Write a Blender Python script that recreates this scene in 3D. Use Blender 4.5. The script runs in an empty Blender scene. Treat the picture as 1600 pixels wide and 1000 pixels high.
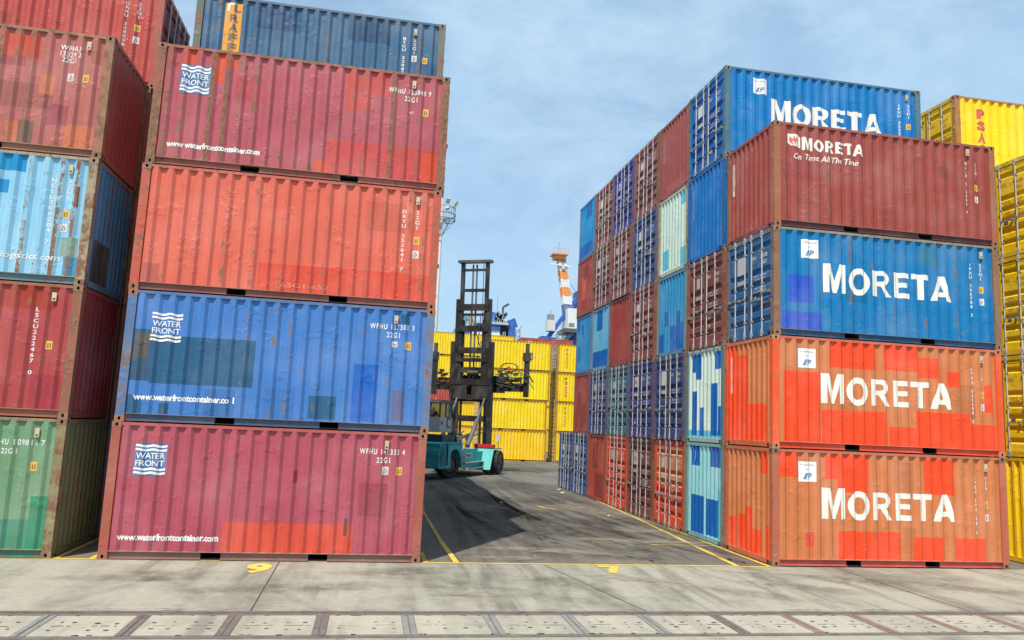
import bpy, bmesh, math, random
from mathutils import Vector, Matrix
PI=math.pi
sc=bpy.context.scene
COL=sc.collection
# ------------------------------------------------------------------ camera
yaw,pitch,roll=0.1765,0.1352,0.0445
CAMP=Vector((0,0,2.8764))
cy,sy=math.cos(yaw),math.sin(yaw)
F=Vector((sy*math.cos(pitch),cy*math.cos(pitch),math.sin(pitch)))
r0=Vector((cy,-sy,0)); u0=r0.cross(F)
cr,sr=math.cos(roll),math.sin(roll)
R=cr*r0+sr*u0; U=-sr*r0+cr*u0
cam=bpy.data.objects.new('camera',bpy.data.cameras.new('camera')); COL.objects.link(cam)
cam.data.sensor_width=36; cam.data.sensor_fit='HORIZONTAL'; cam.data.lens=1188.36/1600*36
cam.data.clip_end=3000; cam.data.clip_start=0.1
M=Matrix((R,U,-F)).transposed().to_4x4(); M.translation=CAMP; cam.matrix_world=M
sc.camera=cam
# ------------------------------------------------------------------ light
SUND=Vector((0.264,0.409,-0.873)).normalized()      # direction the light travels
SUN_EL=math.asin(-SUND.z); SUN_AZ=math.atan2(-SUND.x,-SUND.y)   # azimuth of the sun itself, from +Y towards +X
sun=bpy.data.objects.new('sun',bpy.data.lights.new('sun','SUN')); COL.objects.link(sun)
sun.data.energy=4.6; sun.data.angle=math.radians(0.55); sun.data.color=(1.0,0.95,0.87)
sun.rotation_euler=SUND.to_track_quat('-Z','Y').to_euler()
w=bpy.data.worlds.new('World'); sc.world=w; w.use_nodes=True
nt=w.node_tree; nt.nodes.clear()
out=nt.nodes.new('ShaderNodeOutputWorld'); bg=nt.nodes.new('ShaderNodeBackground')
sky=nt.nodes.new('ShaderNodeTexSky'); sky.sky_type='NISHITA'; sky.sun_disc=False
sky.sun_elevation=SUN_EL; sky.sun_rotation=SUN_AZ
sky.air_density=1.0; sky.dust_density=1.6; sky.ozone_density=2.2; sky.altitude=0
tc=nt.nodes.new('ShaderNodeTexCoord'); mp=nt.nodes.new('ShaderNodeMapping'); mp.inputs['Scale'].default_value=(1.0,1.0,2.6)
nz=nt.nodes.new('ShaderNodeTexNoise'); nz.inputs['Scale'].default_value=3.4; nz.inputs['Detail'].default_value=9; nz.inputs['Roughness'].default_value=0.62; nz.inputs['Distortion'].default_value=0.6
cr_=nt.nodes.new('ShaderNodeMapRange'); cr_.inputs[1].default_value=0.36; cr_.inputs[2].default_value=0.68; cr_.inputs[3].default_value=0.50; cr_.inputs[4].default_value=0.92
mx=nt.nodes.new('ShaderNodeMix'); mx.data_type='RGBA'
mx.inputs['B'].default_value=(2.75,4.15,5.45,1)
L=nt.links.new
L(tc.outputs['Generated'],mp.inputs['Vector']); L(mp.outputs['Vector'],nz.inputs['Vector']); L(nz.outputs['Fac'],cr_.inputs[0])
L(cr_.outputs[0],mx.inputs['Factor']); L(sky.outputs[0],mx.inputs['A']); 
nz2=nt.nodes.new('ShaderNodeTexNoise'); nz2.inputs['Scale'].default_value=5.0; nz2.inputs['Detail'].default_value=12; nz2.inputs['Roughness'].default_value=0.66; nz2.inputs['Distortion'].default_value=0.25
mp2=nt.nodes.new('ShaderNodeMapping'); mp2.inputs['Scale'].default_value=(1.0,1.0,2.0); mp2.inputs['Location'].default_value=(3.1,1.2,0.4)
mr2=nt.nodes.new('ShaderNodeMapRange'); mr2.inputs[1].default_value=0.44; mr2.inputs[2].default_value=0.74; mr2.inputs[3].default_value=0.0; mr2.inputs[4].default_value=0.42
mx2=nt.nodes.new('ShaderNodeMix'); mx2.data_type='RGBA'; mx2.inputs['B'].default_value=(4.6,5.5,6.3,1)
L(tc.outputs['Generated'],mp2.inputs['Vector']); L(mp2.outputs['Vector'],nz2.inputs['Vector']); L(nz2.outputs['Fac'],mr2.inputs[0])
L(mr2.outputs[0],mx2.inputs['Factor']); L(mx.outputs['Result'],mx2.inputs['A']); L(mx2.outputs['Result'],bg.inputs['Color'])
bg.inputs['Strength'].default_value=0.142
L(bg.outputs[0],out.inputs['Surface'])
sc.view_settings.view_transform='Standard'; sc.view_settings.look='None'; sc.view_settings.gamma=1; sc.view_settings.exposure=0.30
sc.render.engine='CYCLES'

# ------------------------------------------------------------------ helpers
def srgb(*c):
    return tuple(((v/255)/12.92 if v/255<=0.04045 else ((v/255+0.055)/1.055)**2.4) for v in c)
def sc3(c,k): return tuple(min(0.95,v*k) for v in c)
def mixc(a,b,t): return tuple(x*(1-t)+y*t for x,y in zip(a,b))
RND=random.Random(7)

def nodes(name):
    m=bpy.data.materials.new(name); m.use_nodes=True
    n=m.node_tree; b=n.nodes['Principled BSDF']
    return m,n,b
class NB:
    """tiny node helper"""
    def __init__(s,n): s.n=n
    def new(s,t,**k):
        x=s.n.nodes.new(t)
        for a,v in k.items(): setattr(x,a,v)
        return x
    def link(s,a,b): s.n.links.new(a,b)
    def val(s,x,inp,v):
        if hasattr(v,'is_linked') or hasattr(v,'links'): s.link(v,x.inputs[inp])
        else: x.inputs[inp].default_value=v
    def math(s,op,a,b=0.0,c=None,clamp=False):
        x=s.new('ShaderNodeMath',operation=op); x.use_clamp=clamp
        s.val(x,0,a); s.val(x,1,b)
        if c is not None: s.val(x,2,c)
        return x.outputs[0]
    def noise(s,vec,scale,detail=4,rough=0.55,dist=0.0):
        x=s.new('ShaderNodeTexNoise'); s.val(x,'Vector',vec); x.inputs['Scale'].default_value=scale
        x.inputs['Detail'].default_value=detail; x.inputs['Roughness'].default_value=rough; x.inputs['Distortion'].default_value=dist
        return x.outputs['Fac']
    def mapping(s,vec,scale=(1,1,1),rot=(0,0,0),loc=(0,0,0)):
        x=s.new('ShaderNodeMapping'); s.val(x,'Vector',vec); x.inputs['Scale'].default_value=scale; x.inputs['Rotation'].default_value=rot; x.inputs['Location'].default_value=loc
        return x.outputs[0]
    def rng(s,v,a,b,c=0.0,d=1.0):
        x=s.new('ShaderNodeMapRange'); s.val(x,0,v); x.inputs[1].default_value=a; x.inputs[2].default_value=b; x.inputs[3].default_value=c; x.inputs[4].default_value=d
        return x.outputs[0]
    def mix(s,f,a,b,mode='MIX'):
        x=s.new('ShaderNodeMix',data_type='RGBA',blend_type=mode); s.val(x,'Factor',f)
        for k,v in (('A',a),('B',b)):
            if isinstance(v,tuple): x.inputs[k].default_value=v+((1,) if len(v)==3 else ())
            else: s.link(v,x.inputs[k])
        return x.outputs['Result']
    def comb(s,a,b,c):
        x=s.new('ShaderNodeCombineXYZ'); s.val(x,0,a); s.val(x,1,b); s.val(x,2,c); return x.outputs[0]

def make_paint():
    m,n,b=nodes('weathered_paint'); q=NB(n)
    col=q.new('ShaderNodeAttribute',attribute_name='col').outputs['Color']
    wear=q.new('ShaderNodeAttribute',attribute_name='wear').outputs['Fac']
    tcn=q.new('ShaderNodeTexCoord'); oi=q.new('ShaderNodeObjectInfo')
    off=q.math('MULTIPLY',oi.outputs['Random'],60.0)
    va=q.new('ShaderNodeVectorMath',operation='ADD'); q.link(tcn.outputs['Object'],va.inputs[0]); q.link(q.comb(off,off,off),va.inputs[1])
    P=va.outputs[0]
    big=q.noise(P,0.9,3,0.6)
    streak=q.noise(q.mapping(P,(9,9,0.55)),1.0,5,0.6)
    mid=q.noise(P,3.2,9,0.68,0.4)
    fine=q.noise(q.mapping(P,(1,1,0.45)),22,6,0.7)
    # rust mask
    s=q.math('ADD',q.math('MULTIPLY',mid,0.45),q.math('MULTIPLY',fine,0.33))
    s=q.math('ADD',s,q.math('MULTIPLY',streak,0.22))
    s=q.math('ADD',s,q.math('MULTIPLY',wear,0.27))
    rust=q.rng(s,0.665,0.70)
    halo=q.rng(s,0.615,0.69,0.0,0.38)
    # faded paint
    v=q.math('ADD',q.math('MULTIPLY',big,0.30),q.math('MULTIPLY',streak,0.34))
    v=q.math('ADD',v,q.math('MULTIPLY',fine,0.14))
    v=q.rng(v,0.26,0.52,0.82,1.14)
    vm=q.new('ShaderNodeVectorMath',operation='SCALE'); q.link(col,vm.inputs[0]); q.link(v,vm.inputs[3])
    faded=q.mix(q.rng(big,0.45,0.75,0.0,0.16),vm.outputs[0],(0.42,0.38,0.34))
    dirt=q.mix(halo,faded,(0.19,0.13,0.09))
    # pale scuffs
    chip=q.noise(q.mapping(P,(1,1,0.6)),13,8,0.75,1.2)
    chipm=q.rng(chip,0.66,0.70,0.0,0.55)
    scuff=q.mix(chipm,dirt,(0.55,0.48,0.42))
    dchip=q.noise(q.mapping(P,(1,1,0.8),(0,0,0),(31,7,3)),17,7,0.7,0.6)
    dark=q.mix(q.rng(dchip,0.70,0.735,0.0,0.75),scuff,(0.10,0.05,0.035))
    rc=q.mix(q.rng(fine,0.35,0.65),(0.10,0.05,0.032),(0.30,0.155,0.085))
    q.link(q.mix(rust,dark,rc),b.inputs['Base Color'])
    q.link(q.math('ADD',q.rng(fine,0.3,0.7,0.42,0.6),q.math('MULTIPLY',rust,0.3)),b.inputs['Roughness'])
    b.inputs['Specular IOR Level'].default_value=0.35
    dent=q.noise(q.mapping(P,(1,1,0.8)),2.0,1,0.4,0.0)
    dent2=q.noise(P,8.5,2,0.5,0.3)
    dm=q.rng(q.noise(q.mapping(P,(1,1,1),(0,0,0),(9,4,2)),2.3,4,0.65),0.555,0.66)
    hsum=q.math('ADD',q.math('MULTIPLY',dent,1.1),q.math('MULTIPLY',q.math('MULTIPLY',dent2,dm),1.15))
    hsum=q.math('ADD',hsum,q.math('MULTIPLY',fine,0.05))
    hsum=q.math('SUBTRACT',hsum,q.math('MULTIPLY',rust,0.05))
    bp=q.new('ShaderNodeBump'); bp.inputs['Strength'].default_value=0.55; bp.inputs['Distance'].default_value=0.020
    q.link(hsum,bp.inputs['Height']); q.link(bp.outputs[0],b.inputs['Normal'])
    return m
PAINT=make_paint()
def make_decal(name='stencil_paint',lo=0.60):
    m,n,b=nodes(name); q=NB(n)
    col=q.new('ShaderNodeAttribute',attribute_name='col').outputs['Color']
    tcn=q.new('ShaderNodeTexCoord')
    P=tcn.outputs['Object']
    a=q.noise(P,16,8,0.7,0.8); c2=q.noise(q.mapping(P,(6,6,0.8)),1.5,5,0.6)
    q.link(q.mix(q.rng(c2,0.38,0.62,0.0,0.34),col,(0.45,0.38,0.3)),b.inputs['Base Color'])
    b.inputs['Roughness'].default_value=0.55; b.inputs['Specular IOR Level'].default_value=0.3
    a=q.math('ADD',q.math('MULTIPLY',a,0.62),q.math('MULTIPLY',q.noise(q.mapping(P,(1,1,0.35)),5.0,6,0.7,0.2),0.38))
    al=q.rng(a,lo,lo+0.035,1.0,0.0)
    q.link(al,b.inputs['Alpha'])
    return m
DECAL=make_decal(); DECAL_S=make_decal('small_stencil_paint',0.66)
def simple(name,c,rough=0.6,metal=0.0,var=0.25,scale=6,bump=0.0):
    m,n,b=nodes(name); q=NB(n)
    P=q.new('ShaderNodeTexCoord').outputs['Object']
    nn=q.noise(P,scale,6,0.65,0.3)
    q.link(q.mix(q.rng(nn,0.3,0.7),sc3(c,1-var),sc3(c,1+var)),b.inputs['Base Color'])
    b.inputs['Roughness'].default_value=rough; b.inputs['Metallic'].default_value=metal
    if bump:
        bp=q.new('ShaderNodeBump'); bp.inputs['Strength'].default_value=0.6; bp.inputs['Distance'].default_value=bump
        q.link(nn,bp.inputs['Height']); q.link(bp.outputs[0],b.inputs['Normal'])
    return m
RUBBER=simple('tyre_rubber',(0.028,0.027,0.026),0.85,0,0.35,9,0.01)
DARK=simple('dark_recess',(0.012,0.011,0.010),0.95)
def make_glass():
    m,n,b=nodes('cab_glass')
    b.inputs['Base Color'].default_value=(0.25,0.3,0.3,1); b.inputs['Roughness'].default_value=0.05
    b.inputs['Transmission Weight'].default_value=0.85; b.inputs['IOR'].default_value=1.1
    return m
GLASS=make_glass()

class MB:
    def __init__(s): s.v=[]; s.f=[]; s.c=[]; s.w=[]; s.m=[]
    def face(s,pts,c,w=0.15,m=0):
        i=len(s.v); s.v.extend(tuple(p) for p in pts); s.f.append(tuple(range(i,i+len(pts)))); s.c.append(c); s.w.append(w); s.m.append(m)
    def box(s,x0,x1,y0,y1,z0,z1,c,w=0.15,fn=None,m=0):
        P=[(x0,y0,z0),(x1,y0,z0),(x1,y1,z0),(x0,y1,z0),(x0,y0,z1),(x1,y0,z1),(x1,y1,z1),(x0,y1,z1)]
        if fn: P=[fn(*p) for p in P]
        i=len(s.v); s.v.extend(P)
        for f in ((0,3,2,1),(4,5,6,7),(0,1,5,4),(1,2,6,5),(2,3,7,6),(3,0,4,7)):
            s.f.append(tuple(i+k for k in f)); s.c.append(c); s.w.append(w); s.m.append(m)
    def beam(s,a,b,wx,wy,c,w=0.15,up=(0,0,1),m=0):
        a=Vector(a); b=Vector(b); d=(b-a).normalized(); up=Vector(up)
        if abs(d.dot(up))>0.98: up=Vector((1,0,0))
        r=d.cross(up).normalized()*wx/2; u=r.normalized().cross(d).normalized()*wy/2
        P=[a-r-u,a+r-u,a+r+u,a-r+u,b-r-u,b+r-u,b+r+u,b-r+u]
        i=len(s.v); s.v.extend(tuple(p) for p in P)
        for f in ((0,3,2,1),(4,5,6,7),(0,1,5,4),(1,2,6,5),(2,3,7,6),(3,0,4,7)):
            s.f.append(tuple(i+k for k in f)); s.c.append(c); s.w.append(w); s.m.append(m)
    def cyl(s,a,b,ra,c,w=0.15,n=12,rb=None,m=0,caps=True):
        a=Vector(a); b=Vector(b); d=(b-a).normalized(); rb=ra if rb is None else rb
        t=Vector((0,0,1)) if abs(d.z)<0.9 else Vector((1,0,0))
        r=d.cross(t).normalized(); u=r.cross(d)
        i=len(s.v)
        for p,rad in ((a,ra),(b,rb)):
            for k in range(n):
                an=2*PI*k/n; s.v.append(tuple(p+r*rad*math.cos(an)+u*rad*math.sin(an)))
        for k in range(n):
            k2=(k+1)%n
            s.f.append((i+k,i+k2,i+n+k2,i+n+k)); s.c.append(c); s.w.append(w); s.m.append(m)
        if caps:
            s.f.append(tuple(i+k for k in range(n))[::-1]); s.f.append(tuple(i+n+k for k in range(n)))
            s.c+= [c,c]; s.w+=[w,w]; s.m+=[m,m]
    def mesh(s,name,mats=None):
        me=bpy.data.meshes.new(name); me.from_pydata(s.v,[],s.f)
        for m in (mats or [PAINT]): me.materials.append(m)
        a=me.attributes.new('col','FLOAT_COLOR','FACE'); fl=[]
        for c in s.c: fl+= [c[0],c[1],c[2],1.0]
        a.data.foreach_set('color',fl)
        a=me.attributes.new('wear','FLOAT','FACE'); a.data.foreach_set('value',s.w)
        me.polygons.foreach_set('material_index',s.m)
        me.update(); return me
    def build(s,name,parent=None,mats=None):
        return link(name,s.mesh(name,mats),parent)
def link(name,me,parent=None,loc=None):
    o=bpy.data.objects.new(name,me); COL.objects.link(o)
    if parent: o.parent=parent
    if loc: o.location=loc
    return o
def thing(name,label,cat,loc=(0,0,0),rz=0,group=None):
    o=bpy.data.objects.new(name,None); COL.objects.link(o); o.empty_display_size=0.3
    o.location=loc; o.rotation_euler=(0,0,rz); o['label']=label; o['category']=cat
    if group: o['group']=group
    return o
def tag(o,label,cat,group=None,kind=None):
    if label: o['label']=label
    if cat: o['category']=cat
    if group: o['group']=group
    if kind: o['kind']=kind
    return o

# ------------------------------------------------------------------ flat lettering
_tc={}
def flat_text(body,bold=0.0,line=1.0,space=1.0):
    k=(body,bold,line,space)
    if k in _tc: return _tc[k]
    cu=bpy.data.curves.new('t','FONT'); cu.body=body; cu.size=1; cu.align_x='CENTER'; cu.offset=bold; cu.space_line=line; cu.space_character=space
    cu.resolution_u=3
    ob=bpy.data.objects.new('t',cu); COL.objects.link(ob)
    dg=bpy.context.evaluated_depsgraph_get(); me=bpy.data.meshes.new_from_object(ob.evaluated_get(dg))
    vs=[(v.co.x,v.co.y) for v in me.vertices]; fs=[tuple(p.vertices) for p in me.polygons]
    bpy.data.objects.remove(ob); bpy.data.curves.remove(cu); bpy.data.meshes.remove(me)
    x0=min(v[0] for v in vs); x1=max(v[0] for v in vs); y0=min(v[1] for v in vs); y1=max(v[1] for v in vs)
    vs=[((x-x0)/(x1-x0)-0.5,(y-y0)/(y1-y0)-0.5) for x,y in vs]
    _tc[k]=(vs,fs); return _tc[k]
def poly_fill(loops):
    """loops of 2D points (outer + holes) -> triangulated verts, faces"""
    cu=bpy.data.curves.new('p','CURVE'); cu.dimensions='2D'; cu.fill_mode='BOTH'
    for lp in loops:
        sp=cu.splines.new('POLY'); sp.points.add(len(lp)-1)
        for i,(x,y) in enumerate(lp): sp.points[i].co=(x,y,0,1)
        sp.use_cyclic_u=True
    ob=bpy.data.objects.new('p',cu); COL.objects.link(ob)
    dg=bpy.context.evaluated_depsgraph_get(); me=bpy.data.meshes.new_from_object(ob.evaluated_get(dg))
    vs=[(v.co.x,v.co.y) for v in me.vertices]; fs=[tuple(p.vertices) for p in me.polygons]
    bpy.data.objects.remove(ob); bpy.data.curves.remove(cu); bpy.data.meshes.remove(me)
    return vs,fs
def arc(cx,cy_,rx,ry,a0,a1,n=10): return [(cx+rx*math.cos(math.radians(a0+(a1-a0)*i/n)),cy_+ry*math.sin(math.radians(a0+(a1-a0)*i/n))) for i in range(n+1)]
def moreta():
    if 'MORETA' in _tc: return _tc['MORETA']
    G=[]
    G.append((0.96,[[(0,0),(0,1.12),(.30,1.12),(.48,.46),(.66,1.12),(.96,1.12),(.96,0),(.74,0),(.74,.74),(.55,0),(.41,0),(.22,.74),(.22,0)]]))
    G.append((0.92,[arc(.46,.5,.46,.53,0,360,28)[:-1],arc(.46,.5,.22,.31,0,360,24)[:-1]]))
    G.append((0.84,[[(0,0),(0,1),(.44,1)]+arc(.44,.71,.33,.29,90,-72,10)+[(.84,0),(.58,0),(.36,.40),(.24,.40),(.24,0)],[(.24,.58),(.24,.82),(.42,.82)]+arc(.42,.70,.11,.12,80,-80,5)+[(.42,.58)]]))
    G.append((0.70,[[(0,0),(0,1),(.70,1),(.70,.80),(.25,.80),(.25,.61),(.64,.61),(.64,.42),(.25,.42),(.25,.20),(.72,.20),(.72,0)]]))
    G.append((0.76,[[(.26,0),(.26,.79),(0,.79),(0,1),(.78,1),(.78,.79),(.52,.79),(.52,0)]]))
    G.append((0.92,[[(0,0),(.34,1),(.60,1),(.94,0),(.69,0),(.63,.18),(.31,.18),(.25,0)],[(.37,.37),(.57,.37),(.47,.68)]]))
    x=0; V=[];Fc=[]
    for w_,lp in G:
        vs,fs=poly_fill([[(a+x,b) for a,b in l] for l in lp]); k=len(V); V+=vs; Fc+=[tuple(i+k for i in f) for f in fs]; x+=w_+0.10
    tot=x-0.10; V=[(a/tot-0.5,b-0.5) for a,b in V]
    _tc['MORETA']=(V,Fc); return _tc['MORETA']
def wave(x0,x1,y,h,amp,n=24,ph=0):
    top=[(x0+(x1-x0)*i/n,y+h/2+amp*math.sin(ph+2*PI*2*i/n)) for i in range(n+1)]
    bot=[(x0+(x1-x0)*i/n,y-h/2+amp*math.sin(ph+2*PI*2*i/n)) for i in range(n,-1,-1)]
    vs=top+bot; fs=[(i,i+1,2*n-i,2*n+1-i) for i in range(n)]
    return vs,fs
def rect2(w_,h_): return [(-w_/2,-h_/2),(w_/2,-h_/2),(w_/2,h_/2),(-w_/2,h_/2)],[(0,1,2,3)]

# ------------------------------------------------------------------ shipping container
LC,WC,HC=6.058,2.438,2.591
S0,S1=0.17,LC-0.17; NP=20; PITCH=(S1-S0)/NP
T0,T1=0.13,WC-0.13; NE=9; EP=(T1-T0)/NE
def prof(t,depth):
    t=t%1.0
    if t<0.14 or t>0.86: return depth
    if t<0.36: return depth*(0.36-t)/0.22
    if t>0.64: return depth*(t-0.64)/0.22
    return 0.0
SOFF=-0.045
def side_d(s): return 0.006+prof((s-S0-SOFF)/PITCH,0.046)
def end_d(t): return 0.010+prof((t-T0)/EP,0.045)
SK=[S0+SOFF+PITCH*(i+k) for i in range(NP+1) for k in (0.14,0.36,0.64,0.86)]
EK=[T0+EP*(i+k) for i in range(NE) for k in (0.14,0.36,0.64,0.86)]
# mappings face coordinates (along, height, inward depth) -> container local
def mF(s,z,d): return (s-LC/2,d-WC/2,z)
def mB(s,z,d): return (s-LC/2,WC/2-d,z)
def mL(t,z,d): return (d-LC/2,t-WC/2,z)
def mR(t,z,d): return (LC/2-d,t-WC/2,z)

def panel(mb,fn,a0,a1,z0,z1,knots,dfun,base,patches,wear,rng,rows=()):
    xs=sorted(set([a0,a1]+[k for k in knots if a0<k<a1]+[min(max(v,a0),a1) for p in patches for v in (p[0],p[2])]))
    zs=sorted(set([z0,z1]+[r for r in rows]+[min(max(v,z0),z1) for p in patches for v in (p[1],p[3])]))
    cw={}
    for i in range(len(xs)-1):
        if xs[i+1]-xs[i]<1e-4: continue
        xm=(xs[i]+xs[i+1])/2; d0,d1=dfun(xs[i]+1e-6),dfun(xs[i+1]-1e-6)
        crest=dfun(xm)<0.012
        key=int(xm/0.15)
        if crest and key not in cw: cw[key]=rng.random()
        for j in range(len(zs)-1):
            if zs[j+1]-zs[j]<1e-4: continue
            zm=(zs[j]+zs[j+1])/2; c=base
            for p in patches:
                if p[0]<=xm<=p[2] and p[1]<=zm<=p[3]: c=p[4]
            wv=wear*(0.55+0.9*(cw[key]**2 if crest else 0.0))+ (0.12*wear if zm<0.5 else 0)
            mb.face([fn(xs[i],zs[j],d0),fn(xs[i+1],zs[j],d1),fn(xs[i+1],zs[j+1],d1),fn(xs[i],zs[j+1],d0)],c,wv)

def stadium(cx,cz,rx,rz,n=12):
    return [(cx+rx*math.cos(2*PI*k/n+PI/n),cz+rz*(math.copysign(min(1,abs(math.sin(2*PI*k/n+PI/n))**0.8),math.sin(2*PI*k/n+PI/n)))) for k in range(n)]
_cast={}
def casting_mesh(c,w_):
    k=(tuple(round(x,3) for x in c),w_)
    if k in _cast: return _cast[k]
    mb=MB(); X,Y,Z=0.089,0.081,0.059
    def side(fn,a,b,ra,rb):
        st=stadium(0,0,ra,rb); n=len(st); rect=[]
        for (x,z) in st:
            an=math.atan2(z/rb,x/ra); cx,cz=math.cos(an),math.sin(an)
            sc_=min(a/max(1e-6,abs(cx)),b/max(1e-6,abs(cz))) ; rect.append((max(-a,min(a,cx*sc_)),max(-b,min(b,cz*sc_))))
        # snap nearest points to the rectangle corners
        for cxn in ((a,b),(-a,b),(-a,-b),(a,-b)):
            j=min(range(n),key=lambda i:(rect[i][0]-cxn[0])**2+(rect[i][1]-cxn[1])**2); rect[j]=cxn
        for i in range(n):
            j=(i+1)%n
            mb.face([fn(*rect[i],0),fn(*rect[j],0),fn(*st[j],0),fn(*st[i],0)],c,w_)
            mb.face([fn(*st[i],0),fn(*st[j],0),fn(*st[j],0.04),fn(*st[i],0.04)],(0.03,0.02,0.015),0)
        mb.face([fn(*p,0.035) for p in st],(0.01,0.01,0.01),0,1)
    side(lambda a,b,d:(a,-Y+d,b),X,Z,0.026,0.036); side(lambda a,b,d:(a,Y-d,b),X,Z,0.026,0.036)
    side(lambda a,b,d:(-X+d,a,b),Y,Z,0.026,0.036); side(lambda a,b,d:(X-d,a,b),Y,Z,0.026,0.036)
    side(lambda a,b,d:(a,b,Z-d),X,Y,0.055,0.03); side(lambda a,b,d:(a,b,-Z+d),X,Y,0.055,0.03)
    _cast[k]=mb.mesh('corner_fitting',[PAINT,DARK]); return _cast[k]
ROD=(0.50,0.49,0.455)
_rod={}
def rod_mesh():
    if 'r' in _rod: return _rod['r']
    mb=MB(); z0,z1=0.06,HC-0.05
    mb.cyl((0,0,z0),(0,0,z1),0.017,ROD,0.05,8)
    for z in (0.42,1.30,2.15): mb.box(-0.032,0.032,-0.020,0.035,z-0.022,z+0.022,sc3(ROD,0.6),0.25)
    for z in (0.10,HC-0.09):
        mb.box(-0.036,0.036,-0.028,0.03,z-0.035,z+0.035,sc3(ROD,0.7),0.25)
        mb.box(-0.024,0.024,-0.026,0.0,z-0.085,z+0.085,ROD,0.1)
    _rod['r']=mb.mesh('locking_bar'); return _rod['r']
def handle_mesh(sgn):
    k='h%d'%sgn
    if k in _rod: return _rod[k]
    mb=MB(); mb.box(min(0,0.36*sgn),max(0,0.36*sgn),-0.026,-0.012,-0.014,0.014,sc3(ROD,0.6),0.2); mb.box(min(0.31*sgn,0.37*sgn),max(0.31*sgn,0.37*sgn),-0.03,0.045,-0.035,0.035,sc3(ROD,0.4),0.3)
    mb.box(-0.028,0.028,-0.03,0.0,-0.04,0.03,sc3(ROD,0.5),0.2)
    _rod[k]=mb.mesh('handle'); return _rod[k]

def decal(parent,shape,face,uc,zc,w_,h_,c,off=0.0035,name='lettering',ital=0.0,wav=0.0,label=None,mat=None,mirror=False):
    vs,fs=shape
    fn={'F':mF,'L':mL,'R':mR,'DL':mL,'DR':mR}[face]
    dirn=-1 if face in('L','DL') else 1
    P=[(uc+dirn*(x+ital*y*h_/max(w_,1e-6))*w_,zc+y*h_) for x,y in vs]
    bm=bmesh.new(); bv=[bm.verts.new((x,0,z)) for x,z in P]
    for f in fs:
        try: bm.faces.new([bv[i] for i in f])
        except Exception: pass
    lo=min(p[0] for p in P); hi=max(p[0] for p in P)
    kn=SK if face=='F' else (EK if face in('L','R') else [])
    for k in kn:
        if lo<k<hi: bmesh.ops.bisect_plane(bm,geom=bm.verts[:]+bm.edges[:]+bm.faces[:],plane_co=(k,0,0),plane_no=(1,0,0),dist=1e-6)
    for v in bm.verts:
        s,z=v.co.x,v.co.z
        d=side_d(s) if face=='F' else (end_d(s) if face in('L','R') else 0.022)
        v.co=fn(s,z,d-off)
    me=bpy.data.meshes.new(name); bm.to_mesh(me); bm.free()
    me.materials.append(mat or (DECAL_S if h_<0.2 or w_<0.13 else DECAL))
    a=me.attributes.new('col','FLOAT_COLOR','FACE'); a.data.foreach_set('color',list(c+(1,))*len(me.polygons))
    a=me.attributes.new('wear','FLOAT','FACE'); a.data.foreach_set('value',[0.1]*len(me.polygons))
    o=link(name,me,parent)
    if label: o['label']=label
    return o

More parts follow.
